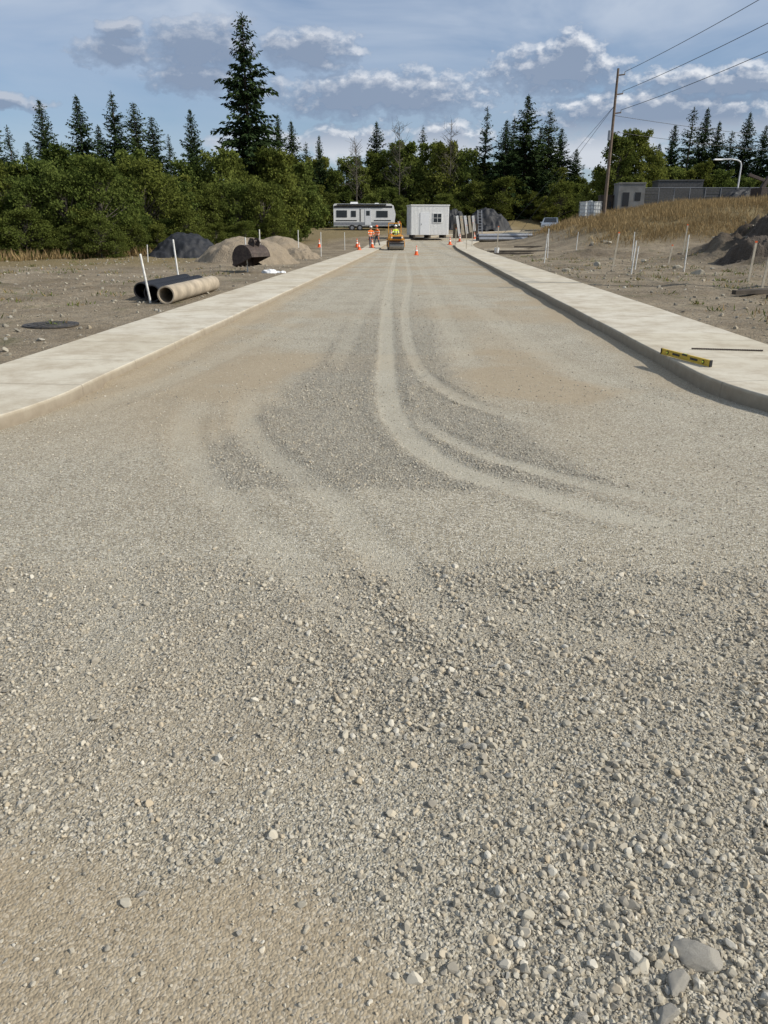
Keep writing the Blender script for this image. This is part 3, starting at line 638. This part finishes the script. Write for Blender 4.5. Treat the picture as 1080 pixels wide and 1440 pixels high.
timber(8.9,18.4,1.3,0,.3);timber(9.1,17.5,.7,0,-.5);timber(8.3,50,2.6,0,.1);timber(10.2,54,3.,0,-.05);timber(12.5,48,1.6,0,.2);timber(9.3,60,3.4,0,.1,'wood');timber(15.5,40,1.2,0,.4);timber(6.6,57,1.8,0,.3);timber(9.6,57,3.6,0,-.02);timber(11.6,61,3.0,0,.05);timber(8.4,54,2.6,0,.0)
for i in range(30):
    x=rr.uniform(6.5,17); y=rr.uniform(26,58)
    if x-float(cx(y))<5.4: continue
    o=bpy.data.objects.new('rock',stone_mesh('rock',i+30,3,m_rock)); s=rr.uniform(.06,.26); o.scale=(s,s*.8,s*.7); o.location=(x,y,Hs(x,y)+s*.1); o.rotation_euler=(0,0,rr.uniform(0,6)); link(o)
b=B()
for i,(dx,dz) in enumerate(((0,0),(.36,0),(.72,0),(1.08,0),(.18,.31),(.54,.31),(.9,.31))): b.cyl((-3,dx,.18+dz),(3,dx+.05,.18+dz),.17,None,i%2,18,.14)
b.obj('pipe_stack',[M['grey'],M['black']],(12.2,77,Hs(12.2,77)),.12)
b=B(); b.cyl((0,0,0),(0,0,.36),.13,.155,0,20); b.cyl((0,0,.33),(0,0,.37),.165,.165,0,20); b.cyl((-.16,0,.3),(-.13,-.12,.12),.006,None,1,6); b.cyl((-.13,-.12,.12),(.13,-.12,.12),.006,None,1,6); b.cyl((.13,-.12,.12),(.16,0,.3),.006,None,1,6)
b.obj('plastic_bucket',[M['plast'],M['grey']],(7.4,51.5,Hs(7.4,51.5)))

# ------------------------------------------------------------------ cones
def cone(x,y,s=1.):
    b=B(); b.box((0,0,.02),(.38,.38,.04),2); b.cyl((0,0,.04),(0,0,.30),.145,.095,0,20,caps=False); b.cyl((0,0,.30),(0,0,.42),.096,.070,1,20,caps=False); b.cyl((0,0,.42),(0,0,.50),.069,.052,0,20,caps=False); b.cyl((0,0,.50),(0,0,.56),.053,.040,1,20,caps=False); b.cyl((0,0,.56),(0,0,.71),.039,.022,0,20)
    u_=x-float(cx(y)); z_=float(rz(y))+.012 if UL<u_<UR else Hs(x,y)+.02
    if UR<=u_<UR+WR or UL-WL<u_<=UL: z_=float(rz(y))+.15
    b.obj('traffic_cone',[M['orange'],M['refl'],M['orange']],(x,y,z_),random.random(),0,s)
for c_ in((2.15,52,.85),(-2.3,67,1),(-1.0,66,1),(-1.4,80,1),(6.2,74,1),(7.6,79,1),(9.4,82,1),(-5.6,68,1),(.8,86,1),(6.9,90,1.1),(17.5,88,1),(-1.9,60,.8)): cone(*c_)

# ------------------------------------------------------------------ people
def skinned(verts,rad,edges,root=0,sub=2):
    me=bpy.data.meshes.new('tmp'); me.from_pydata([tuple(v) for v in verts],edges,[]); o=link(bpy.data.objects.new('tmp',me))
    o.modifiers.new('sk','SKIN').use_smooth_shade=True; s=o.modifiers.new('ss','SUBSURF'); s.levels=s.render_levels=sub
    for i,r in enumerate(rad): me.skin_vertices[0].data[i].radius=(r,r) if not isinstance(r,tuple) else r; me.skin_vertices[0].data[i].use_root=(i==root)
    dg=bpy.context.evaluated_depsgraph_get(); dg.update(); ev=o.evaluated_get(dg); m2=bpy.data.meshes.new_from_object(ev); bpy.data.objects.remove(o); return m2
def worker(x,y,z0,rzv,pose,vest,hat):
    J={};R={};E=[]
    def j(n,p,r,par=None):
        J[n]=p;R[n]=r
        if par: E.append((par,n))
    sit=pose=='sit'; hz=.55 if sit else .95
    lean=.12 if pose=='bend' else .02
    up=lambda h,f=0.:(0,f+lean*h*1.2,hz+h)
    j('pelvis',up(0),(.15,.115)); j('waist',up(.16),(.135,.105),'pelvis'); j('chest',up(.36),(.17,.12),'waist'); j('neckb',up(.53),(.075,.07),'chest'); j('neck',up(.58,.01),.055,'neckb'); j('head',up(.66,.02),(.072,.088),'neck'); j('crown',up(.76,.02),(.078,.092),'head')
    for s,sn in((-1,'l'),(1,'r')):
        sh=up(.47); j('sh'+sn,(s*.19,sh[1],sh[2]),.066,'chest')
        if pose=='rake': el=(s*.25,sh[1]+.16,sh[2]-.24); wr=(s*.12+(.1 if s>0 else .0),sh[1]+.36,sh[2]-.30-(.12 if s>0 else 0))
        elif sit: el=(s*.25,sh[1]+.12,sh[2]-.24); wr=(s*.16,sh[1]+.36,sh[2]-.22)
        elif pose=='bend': el=(s*.24,sh[1]+.08,sh[2]-.27); wr=(s*.20,sh[1]+.25,sh[2]-.45)
        else: el=(s*.25,sh[1]-.02,sh[2]-.28); wr=(s*.25,sh[1]+.12,sh[2]-.50)
        j('el'+sn,el,.048,'sh'+sn); j('wr'+sn,wr,.030,'el'+sn)
        d=unit(np.array(wr)-np.array(el)); pm=tuple(np.array(wr)+d*.06); j('pm'+sn,pm,(.036,.02),'wr'+sn)
        for k,(off,ln) in enumerate(((-.028,.065),(-.010,.08),(.010,.075),(.028,.06))):
            a_=np.array(pm)+d*.03+np.array([off,0,0]); m_=a_+d*ln*.5; e_=m_+(d*.6+np.array([0,.1,-.5]))*ln*.5
            j(f'f{sn}{k}a',tuple(m_),.0095,'pm'+sn); j(f'f{sn}{k}b',tuple(e_),.008,f'f{sn}{k}a')
        a_=np.array(wr)+d*.03+np.array([-s*.035,0,.0]); j('th'+sn,tuple(a_+d*.02),.011,'wr'+sn); j('tj'+sn,tuple(a_+d*.055+np.array([-s*.012,0,0])),.009,'th'+sn)
        j('hip'+sn,(s*.095,0.,hz-.06),.095,'pelvis')
        if sit: kn=(s*.17,.42,hz+.02); an=(s*.17,.50,.10); to=(s*.17,.66,.06)
        else:
            st={'walk':.22,'rake':.15,'bend':.14}.get(pose,.05)*s; kn=(s*.11,st*.55+.05,.50); an=(s*.12,st-.02,.10); to=(s*.13,st+.15,.045)
        j('kn'+sn,kn,.066,'hip'+sn); j('an'+sn,an,.045,'kn'+sn); j('to'+sn,to,.042,'an'+sn)
    names=list(J); ix={n:i for i,n in enumerate(names)}
    me=skinned([J[n] for n in names],[R[n] for n in names],[(ix[a],ix[b_]) for a,b_ in E])
    mats=[M['skin'],vest,M['refl'],M['jean'],M['boot'],M['hair'],hat,M['wood'],M['black']]
    for m in mats: me.materials.append(m)
    for p_ in me.polygons:
        c=p_.center; m=0; p_.use_smooth=True
        leg=c.z<hz+.02 and not (abs(c.x)>.17 and c.z>hz-.35 and not sit)
        if c.z<.13: m=4
        elif leg: m=3
        if not leg and c.z<J['neckb'][2]+.015:
            wd=min((Vector(J['wr'+s])-c).length for s in'lr'); wd2=min((Vector(J['pm'+s])-c).length for s in'lr')
            m=0 if (wd<.05 or wd2<.13) else 1
            if m==1 and (abs(c.z-(hz+.13))<.03 or abs(c.z-(hz+.34))<.025): m=2
        p_.material_index=m
    b=B(); hc=up(.71,.03)
    b.dome((hc[0],hc[1]-.005,hc[2]+.055),.125,(1,1.12,.95),6,18,6); b.cyl((hc[0],hc[1]+.02,hc[2]+.045),(hc[0],hc[1]+.02,hc[2]+.058),.155,.15,6,20)
    b.dome((hc[0],hc[1]-.035,hc[2]+.0),.088,(1,.85,1.),5,12,6,True)
    b.dome((hc[0],hc[1]+.095,hc[2]-.01),.014,(1,1.3,1.6),0,8,4,True)
    for s in(-1,1): b.dome((hc[0]+s*.03,hc[1]+.08,hc[2]+.015),.011,(1.2,.8,.8),8,8,4,True); b.dome((hc[0]+s*.083,hc[1],hc[2]),.02,(.5,.9,1.4),0,8,4,True)
    b.box((hc[0],hc[1]+.088,hc[2]-.05),(.04,.008,.008),5)
    if pose=='rake': b.cyl((.22,.10+J['wrr'][1]-.1,J['wrr'][2]),(-.1,J['wrl'][1]+.5,.03),.014,None,7,8); b.box((-.1,J['wrl'][1]+.5,.03),(.5,.04,.06),8)
    hd=b.obj('worker_parts',mats); 
    bm=bmesh.new(); bm.from_mesh(me); bm.from_mesh(hd.data); m3=bpy.data.meshes.new('construction_worker'); bm.to_mesh(m3); bm.free()
    for m in mats: m3.materials.append(m)
    bpy.data.objects.remove(hd)
    o=link(bpy.data.objects.new('construction_worker',m3)); o.location=(x,y,z0); o.rotation_euler=(0,0,rzv); return o
zr=lambda y: float(rz(y))+.015
worker(-1.15,68,zr(68),math.radians(200),'rake',M['hiv'],M['white'])
worker(-.62,70.5,zr(70.5),math.radians(140),'walk',M['hiv'],M['orange'])

# ------------------------------------------------------------------ road roller (seen from the front)
b=B()
for yy in(-.95,.95):
    b.cyl((-.60,yy,.36),(.60,yy,.36),.36,None,1,40); b.cyl((-.605,yy,.36),(.605,yy,.36),.09,None,2,16)
    for s in(-1,1): b.box((s*.645,yy,.45),(.05,.30,.42),0); 
    b.box((0,yy*1.0,.80),(1.34,.5,.10),0); b.box((0,yy+(.40 if yy>0 else -.40),.52),(1.2,.04,.10),2)
b.box((0,-.95,.98),(1.08,.85,.32),0,top=(.92,.9)); b.box((0,-1.385,.95),(.72,.03,.2),2)
for s in(-1,1): b.cyl((s*.42,-1.40,.98),(s*.42,-1.375,.98),.06,None,3,14)
b.box((0,0,.52),(.42,.9,.3),2); b.box((0,.3,.72),(1.15,1.3,.10),2); b.box((0,.95,1.0),(1.1,.8,.4),0,top=(.9,.85))
b.box((0,.42,1.0),(.5,.45,.14),2); b.box((0,.66,1.3),(.48,.1,.5),2)
b.cyl((0,-.35,.8),(0,-.18,1.2),.03,None,2,10)
b.cyl((0,-.185,1.19),(0,-.165,1.23),.18,None,2,20,.155)
for s in(-1,1):
    b.box((s*.52,.78,1.4),(.06,.06,1.35),0); b.cyl((s*.5,-.5,.9),(s*.5,-.1,1.25),.018,None,2,8)
b.box((0,.78,2.06),(1.1,.07,.07),0); b.cyl((.4,.78,2.09),(.4,.78,2.22),.05,.04,4,12)
roll=b.obj('road_roller',[M['yel'],M['steel'],M['black'],M['refl'],M['orange']],(.95,65,zr(65)),math.radians(4),.01)
op=worker(0,0,0,0,'sit',M['hivy'],M['white']); op.location=(.95,65.25,zr(65)+.52); op.rotation_euler[2]=math.radians(184)

# ------------------------------------------------------------------ office shed
def shed():
    E=bpy.data.objects.new('site_office_cabin',None); link(E); E.location=(4.5,82,.95); E.rotation_euler[2]=math.radians(8)
    W,D,Ht=3.9,2.6,2.75
    def part(nm,b,mats,bv=0): o=b.obj(nm,mats,bevel=bv); o.parent=E
    b=B(); b.box((0,0,Ht/2+.15),(W,D,Ht),0); 
    for i in range(27): b.box((-W/2+.1+i*.14,-D/2-.008,Ht/2+.15),(.03,.016,Ht-.12),0)
    for i in range(17): b.box((-W/2-.008,-D/2+.12+i*.147,Ht/2+.15),(.016,.03,Ht-.12),0)
    part('walls',b,[M['white']])
    b=B(); b.box((0,0,Ht+.20),(W+.12,D+.12,.10),0); part('roof',b,[M['white']],.01)
    b=B(); b.box((.75,-D/2-.03,1.75),(.95,.05,.95),0); b.box((.75,-D/2-.06,1.75),(.8,.02,.8),1); b.box((.75,-D/2-.075,1.75),(.03,.02,.8),0); b.box((.75,-D/2-.075,1.75),(.8,.021,.03),0); part('window',b,[M['white'],M['glass']])
    b=B(); b.box((-.55,-D/2-.025,1.2),(.95,.05,2.1),0); b.box((-.9,-D/2-.06,1.15),(.03,.04,.15),1); part('door',b,[M['plast'],M['black']],.005)
    b=B()
    for x in(-1.6,0,1.6): b.box((x,0,0),(.2,D,.3),0)
    part('skids',b,[M['dwood']])
shed()
# ------------------------------------------------------------------ camper trailer
b=B(); Lh=3.75
b.prof([(-Lh,.55),(Lh-.5,.55),(Lh,.95),(Lh+.12,1.9),(Lh-.15,2.9),(Lh-.5,3.1),(-Lh+.15,3.1),(-Lh,2.95)],-1.2,1.2,0)
def side(x0,x1,z0_,z1,m,d=.015): b.box(((x0+x1)/2,-1.2-d/2,(z0_+z1)/2),(x1-x0,d,z1-z0_),m)
side(-Lh+.05,Lh-.3,2.62,2.86,1,.012); side(-Lh+.02,Lh-.1,.62,1.0,3,.012); side(-3.4,-2.1,1.55,2.35,2,.03); side(-1.6,-1.0,1.6,2.3,2,.03); side(1.5,2.9,1.55,2.3,2,.03); side(-.55,-.42,1.05,2.5,1,.014)
side(.1,.85,.68,2.5,4,.03); side(.25,.7,1.75,2.3,2,.045); side(-3.5,-.9,1.12,1.24,1,.018); side(1.2,3.3,1.12,1.24,1,.018); b.cyl((-3.3,-1.3,2.98),(2.7,-1.3,2.98),.09,None,1,12)
for x in(-.75,-1.7): b.cyl((x+.2,-1.22,.36),(x+.2,-.98,.36),.36,None,5,24); b.cyl((x+.2,-1.24,.36),(x+.2,-1.2,.36),.19,None,3,18); b.cyl((x+.2,1.22,.36),(x+.2,.98,.36),.36,None,5,24)
b.box((-1.2,0,3.2),(1.,.8,.25),0,top=(.85,.85)); b.box((1.6,0,3.15),(.5,.5,.12),0); b.box((Lh+.55,0,.5),(1.3,.1,.1),1); b.cyl((Lh+.6,0,.6),(Lh+.6,0,1.1),.13,None,0,14); b.cyl((Lh+1,0,0),(Lh+1,0,.6),.04,None,3,8)
b.box((Lh+.03,0,2.1),(.12,1.6,.6),2)
b.obj('camper_trailer',[M['white'],M['black'],M['glass'],M['grey'],M['plast'],M['tire']],(-2.5,99,Hs(-2.5,99)-.1),math.radians(3),.02)
# ------------------------------------------------------------------ parked car
b=B(); pr=[(-2.2,.35),(-2.25,.75),(-2.1,.98),(-1.2,1.08),(-.45,1.62),(1.4,1.66),(2.05,1.15),(2.2,.95),(2.2,.35)]
n=len(pr)
rings=[[(x,yv*(.80 if z_>1.3 else 1),z_) for x,z_ in pr] for yv in(-.92,.92)]
V=rings[0]+rings[1]; b.add(V,[tuple(range(n)),tuple(range(2*n-1,n-1,-1))]+[(i,n+i,n+(i+1)%n,(i+1)%n) for i in range(n)],0)
b.add([(-1.17,-.74,1.12),(-1.17,.74,1.12),(-.50,.66,1.60),(-.50,-.66,1.60)],[(0,3,2,1)],1); 
for s in(-1,1): b.add([(-.95,s*.915,1.12),(1.6,s*.915,1.12),(1.3,s*.765,1.56),(-.42,s*.765,1.56)],[(0,1,2,3)],1)
for x in(-1.4,1.4):
    for s in(-1,1): b.cyl((x,s*.72,.34),(x,s*.95,.34),.34,None,2,22); b.cyl((x,s*.95,.34),(x,s*.96,.34),.2,None,3,16)
for s in(-1,1): b.box((-2.2,s*.68,.78),(.08,.34,.14),3); b.box((-.75,s*1.02,1.12),(.12,.16,.12),0)
b.box((-2.24,0,.6),(.05,.9,.2),2)
b.obj('parked_car',[M['white'],M['glass'],M['tire'],M['grey']],(19.3,92,Hs(19.3,92)),math.radians(75),.03)
# ------------------------------------------------------------------ leaning boards, ladder, tote, vaults
b=B()
for i in range(5): b.box((i*.42,.0+i*.02,1.1),(.26,.06,2.4),i%2,ry=-.18,rx=.15)
b.box((.8,.5,.75),(2.6,.8,1.5),2)
b.obj('lumber_stack',[M['plast'],M['wood'],M['dwood']],(7.9,84,Hs(7.9,84)),0,.01)
b=B()
for x in(-.22,.22): b.box((x,0,1.4),(.06,.05,2.8),0,rx=-.2)
for i in range(9): b.cyl((-.22,(i-4)*.058,.25+i*.29),(.22,(i-4)*.058,.25+i*.29),.02,None,0,8)
b.obj('ladder',[M['grey']],(10.4,86,Hs(10.4,86)),.2)
def tote(x,y,s=1.):
    b=B(); b.box((0,0,.68),(1.12,.95,.95),0); b.box((0,0,.09),(1.2,1.0,.14),1); b.cyl((0,0,1.15),(0,0,1.22),.12,None,0,16)
    for i in range(7):
        b.cyl((-.6+i*.2,-.5,.18),(-.6+i*.2,-.5,1.18),.012,None,1,6); b.cyl((-.6+i*.2,.5,.18),(-.6+i*.2,.5,1.18),.012,None,1,6)
    for k in range(5):
        for s2 in(-1,1): b.cyl((-.6,s2*.5,.2+k*.24),(.6,s2*.5,.2+k*.24),.012,None,1,6); b.cyl((s2*.6,-.5,.2+k*.24),(s2*.6,.5,.2+k*.24),.012,None,1,6)
    b.obj('liquid_tote',[M['ibc'],M['grey']],(x,y,Hs(x,y)),.2,.01,s)
tote(19.6,76,1.35)
m_dv=simple('dark_vault',(.07,.072,.075),.8,var=.3,dirt=.3)
def vault(x,y,w,d,h,mt,nm='concrete_vault'):
    b=B(); b.box((0,0,h/2),(w,d,h),0); b.box((0,0,h+.06),(w+.1,d+.1,.12),0); b.box((-w*.2,-d/2-.012,h*.45),(w*.25,.02,h*.5),1); b.box((w*.25,-d/2-.012,h*.55),(w*.22,.02,h*.3),1)
    b.obj(nm,[mt,M['black']],(x,y,Hs(x,y)-.1),-.08,.02)
vault(23.9,78.5,2.5,2.2,2.5,M['conc']); vault(22.1,80,1.2,1.5,1.7,M['dwood']); vault(30.5,84,4.5,2.4,2.6,m_dv)
b=B()
for i in range(10):
    b.cyl((i*1.5,0,0),(i*1.5,.02*math.sin(i),1.85),.03,None,1,8)
    if i<9:
        for k in range(6):
            z0_=.12+k*.28; b.box((i*1.5+.75,.01*math.sin(i*3+k),z0_+.13),(1.44,.015,.27),0,rx=.03*math.sin(i*2.+k))
b.cyl((0,0,1.84),(13.5,0,1.82),.022,None,1,8)
b.obj('construction_fence',[m_dv,M['grey']],(25.8,80,Hs(30,80)-.15),-.06)
b=B(); b.box((0,0,.9),(5,1.8,.9),0); b.box((1.4,0,1.7),(1.5,1.5,1.0),1,top=(.8,.9))
for x in(-1.8,-.6,.6,1.8): b.cyl((x,-.95,.45),(x,.95,.45),.42,None,2,20)
b.box((-1.8,0,1.6),(.35,.35,1.6),0,ry=.5); b.box((-2.6,0,2.2),(1.8,.25,.25),0,ry=.3); b.box((1.4,-.76,1.75),(1.,.03,.6),3)
b.obj('tracked_excavator',[M['rust'],M['orange'],M['tire'],M['glass']],(37.0,75,Hs(37.0,75)),.1,.03)

# ------------------------------------------------------------------ utility pole, wires, street lamp
def wire(b,p0,p1,sag,r=.02,m=0,n=24):
    p0=Vector(p0);p1=Vector(p1); pr=None
    for i in range(n+1):
        s=i/n; q=p0.lerp(p1,s)-Vector((0,0,4*sag*s*(1-s)))
        if pr is not None: b.cyl(pr,q,r,None,m,5,caps=False)
        pr=q
def upole(x,y,top):
    z0=Hs(x,y); b=B(); b.cyl((0,0,-.5),(0,0,top-z0),.17,.10,0,14)
    for h in(14.4,12.9,11.4):
        b.box((.32,0,h-z0),(.62,.09,.1),0,ry=-.12); b.cyl((.62,0,h-z0+.02),(.62,0,h-z0+.26),.05,.035,1,10)
    b.cyl((-.22,0,9.2-z0),(-.22,0,10-z0),.14,None,1,12)
    b.obj('utility_pole',[M['pole'],M['grey']],(x,y,z0))
upole(20.7,75,14.9); upole(21.6,18,14.6)
b=B()
for h in(14.65,13.15,11.65): wire(b,(21.32,75,h),(22.2,18,h-.2),.55,.021)
for h,x2,y2,h2 in((11.2,75,95,10.5),(9.9,75,95,9.3)): wire(b,(20.75,75,h),(x2,y2,h2),.9,.018)
for dx in(-9.5,-7.8): wire(b,(20.7,75,12.0),(20.7+dx,78,Hs(20.7+dx,78)),0,.016)
b.obj('power_lines',[M['black']])
zl=Hs(38,88); Hp=8.1-zl; b=B(); b.cyl((0,0,0),(0,0,Hp),.10,.07,0,12)
pp=[(0,0,Hp),(-.12,0,Hp+.28),(-.45,0,Hp+.48),(-1.2,0,Hp+.58),(-2.3,0,Hp+.55)]
for a,c_ in zip(pp[:-1],pp[1:]): b.cyl(a,c_,.065,None,0,10)
b.box((-2.75,0,Hp+.54),(.95,.34,.14),0,top=(.8,.7)); b.box((-2.75,0,Hp+.455),(.6,.2,.03),1)
b.obj('street_lamp',[M['plast'],M['refl']],(38.6,88,zl),.1,.01)

# ------------------------------------------------------------------ sky
sunv=Vector((.76,-.20,.61)).normalized(); el=math.asin(sunv.z); az=math.atan2(sunv.x,sunv.y)
w=bpy.data.worlds.new('World'); scene.world=w; w.use_nodes=True; wt=NT(w.node_tree); w.node_tree.nodes.clear()
out=wt.new('ShaderNodeOutputWorld')
sky=wt.new('ShaderNodeTexSky',sky_type='NISHITA'); sky.sun_disc=False; sky.sun_elevation=el; sky.sun_rotation=az; sky.air_density=1.0; sky.dust_density=.6; sky.ozone_density=2.0; sky.altitude=50
dirv=wt.new('ShaderNodeTexCoord').outputs['Generated']
sp=wt.new('ShaderNodeSeparateXYZ'); wt.put(sp.inputs[0],dirv)
yy=wt.math('MAXIMUM',sp.outputs[1],.02)
cb=wt.new('ShaderNodeCombineXYZ'); wt.put(cb.inputs[0],wt.math('DIVIDE',sp.outputs[0],yy)); wt.put(cb.inputs[1],wt.math('DIVIDE',sp.outputs[2],yy)); ab=cb.outputs[0]
gt=bpy.data.node_groups.new('clouds','ShaderNodeTree'); gt.interface.new_socket('V',in_out='INPUT',socket_type='NodeSocketVector'); gt.interface.new_socket('D',in_out='OUTPUT',socket_type='NodeSocketFloat')
G=NT(gt); gi=G.new('NodeGroupInput'); go=G.new('NodeGroupOutput'); v0=gi.outputs[0]
st=G.vm('MULTIPLY',v0,(1,1.5,1)); nz=G.noise(st,20,3,.6,1)
v1=G.vm('ADD',v0,G.vm('MULTIPLY',G.vm('SUBTRACT',nz,(.5,.5,.5)),(.050,.028,0)))
mx=None
for a,b_,ra,rb in((-.315,.195,.060,.022),(-.30,.214,.035,.013),(-.215,.201,.070,.034),(-.225,.168,.070,.022),(-.087,.196,.068,.025),(-.008,.150,.16,.030),(.204,.176,.105,.028),(.225,.19,.045,.028),
   (-.043,.0985,.075,.024),(.073,.100,.06,.028),(.25,.088,.07,.024),(.34,.128,.19,.036),(.42,.165,.15,.020),(-.45,.142,.06,.012),(.30,.105,.07,.020),(-.14,.10,.08,.016)):
    d=G.vm('LENGTH',G.vm('MULTIPLY',G.vm('SUBTRACT',v1,(a,b_,0)),(1/ra,1/rb,0))); q=G.math('SUBTRACT',1.,d)
    mx=q if mx is None else G.math('MAXIMUM',mx,q)
mx=G.math('MAXIMUM',mx,-1.)
dn=G.math('ADD',mx,G.math('MULTIPLY',G.math('SUBTRACT',G.noise(st,42,5,.62),.5),1.35))
G.put(go.inputs[0],G.ramp(dn,[(.0,0.),(.16,.5),(.5,1.)]))
def cd(vec):
    n=wt.new('ShaderNodeGroup'); n.node_tree=gt; wt.put(n.inputs[0],vec); return n.outputs[0]
d0=cd(ab); d1=cd(wt.vm('ADD',ab,(.004,.008,0)))
lit=wt.math('MULTIPLY_ADD',wt.math('SUBTRACT',d0,d1),1.2,.06,clamp=True)
lit=wt.math('MULTIPLY',lit,wt.ramp(wt.math('ADD',sp.outputs[0],.4),[(.1,.45),(.55,1.)]))
low=wt.ramp(sp.outputs[2],[(.085,1.),(.12,0.)])
lit=wt.math('MAXIMUM',lit,wt.math('MULTIPLY',low,.7))
ccol=wt.mix(lit,(.225,.295,.42),(.84,.86,.90))
vs_=wt.vm('MULTIPLY',dirv,(1.6,1.6,6)); vn_=wt.noise(vs_,1.7,5,.55,0,.6)
veil=wt.math('MULTIPLY',wt.ramp(vn_,[(.30,.15),(.58,1.)]),wt.ramp(sp.outputs[2],[(.05,.5),(.12,.4),(.17,.6),(.22,1.)]))
veil=wt.math('MULTIPLY',veil,.92)
b1=wt.new('ShaderNodeBackground'); wt.put(b1.inputs[0],wt.mix(1.,sky.outputs[0],(.88,.97,1.10),'MULTIPLY')); b1.inputs[1].default_value=.09
b2=wt.new('ShaderNodeBackground'); b2.inputs[0].default_value=(.50,.58,.705,1); b2.inputs[1].default_value=1
b3=wt.new('ShaderNodeBackground'); wt.put(b3.inputs[0],ccol)
m1=wt.new('ShaderNodeMixShader'); wt.put(m1.inputs[0],veil); wt.l.new(b1.outputs[0],m1.inputs[1]); wt.l.new(b2.outputs[0],m1.inputs[2])
m2=wt.new('ShaderNodeMixShader'); wt.put(m2.inputs[0],wt.math('MULTIPLY',d0,.9)); wt.l.new(m1.outputs[0],m2.inputs[1]); wt.l.new(b3.outputs[0],m2.inputs[2]); wt.l.new(m2.outputs[0],out.inputs[0])
sl=bpy.data.lights.new('sun','SUN'); sl.energy=4.7; sl.angle=math.radians(.53); sl.color=(1,.945,.85)
so=link(bpy.data.objects.new('sun',sl)); so.rotation_euler=(-sunv).to_track_quat('-Z','Y').to_euler()

# ------------------------------------------------------------------ camera
cam=bpy.data.cameras.new('camera'); cam.sensor_fit='VERTICAL'; cam.sensor_height=36; cam.lens=26; cam.clip_start=.05; cam.clip_end=3000
co=link(bpy.data.objects.new('camera',cam)); co.location=(0,0,1.6); co.rotation_euler=(math.radians(90-20.9),0,0); scene.camera=co
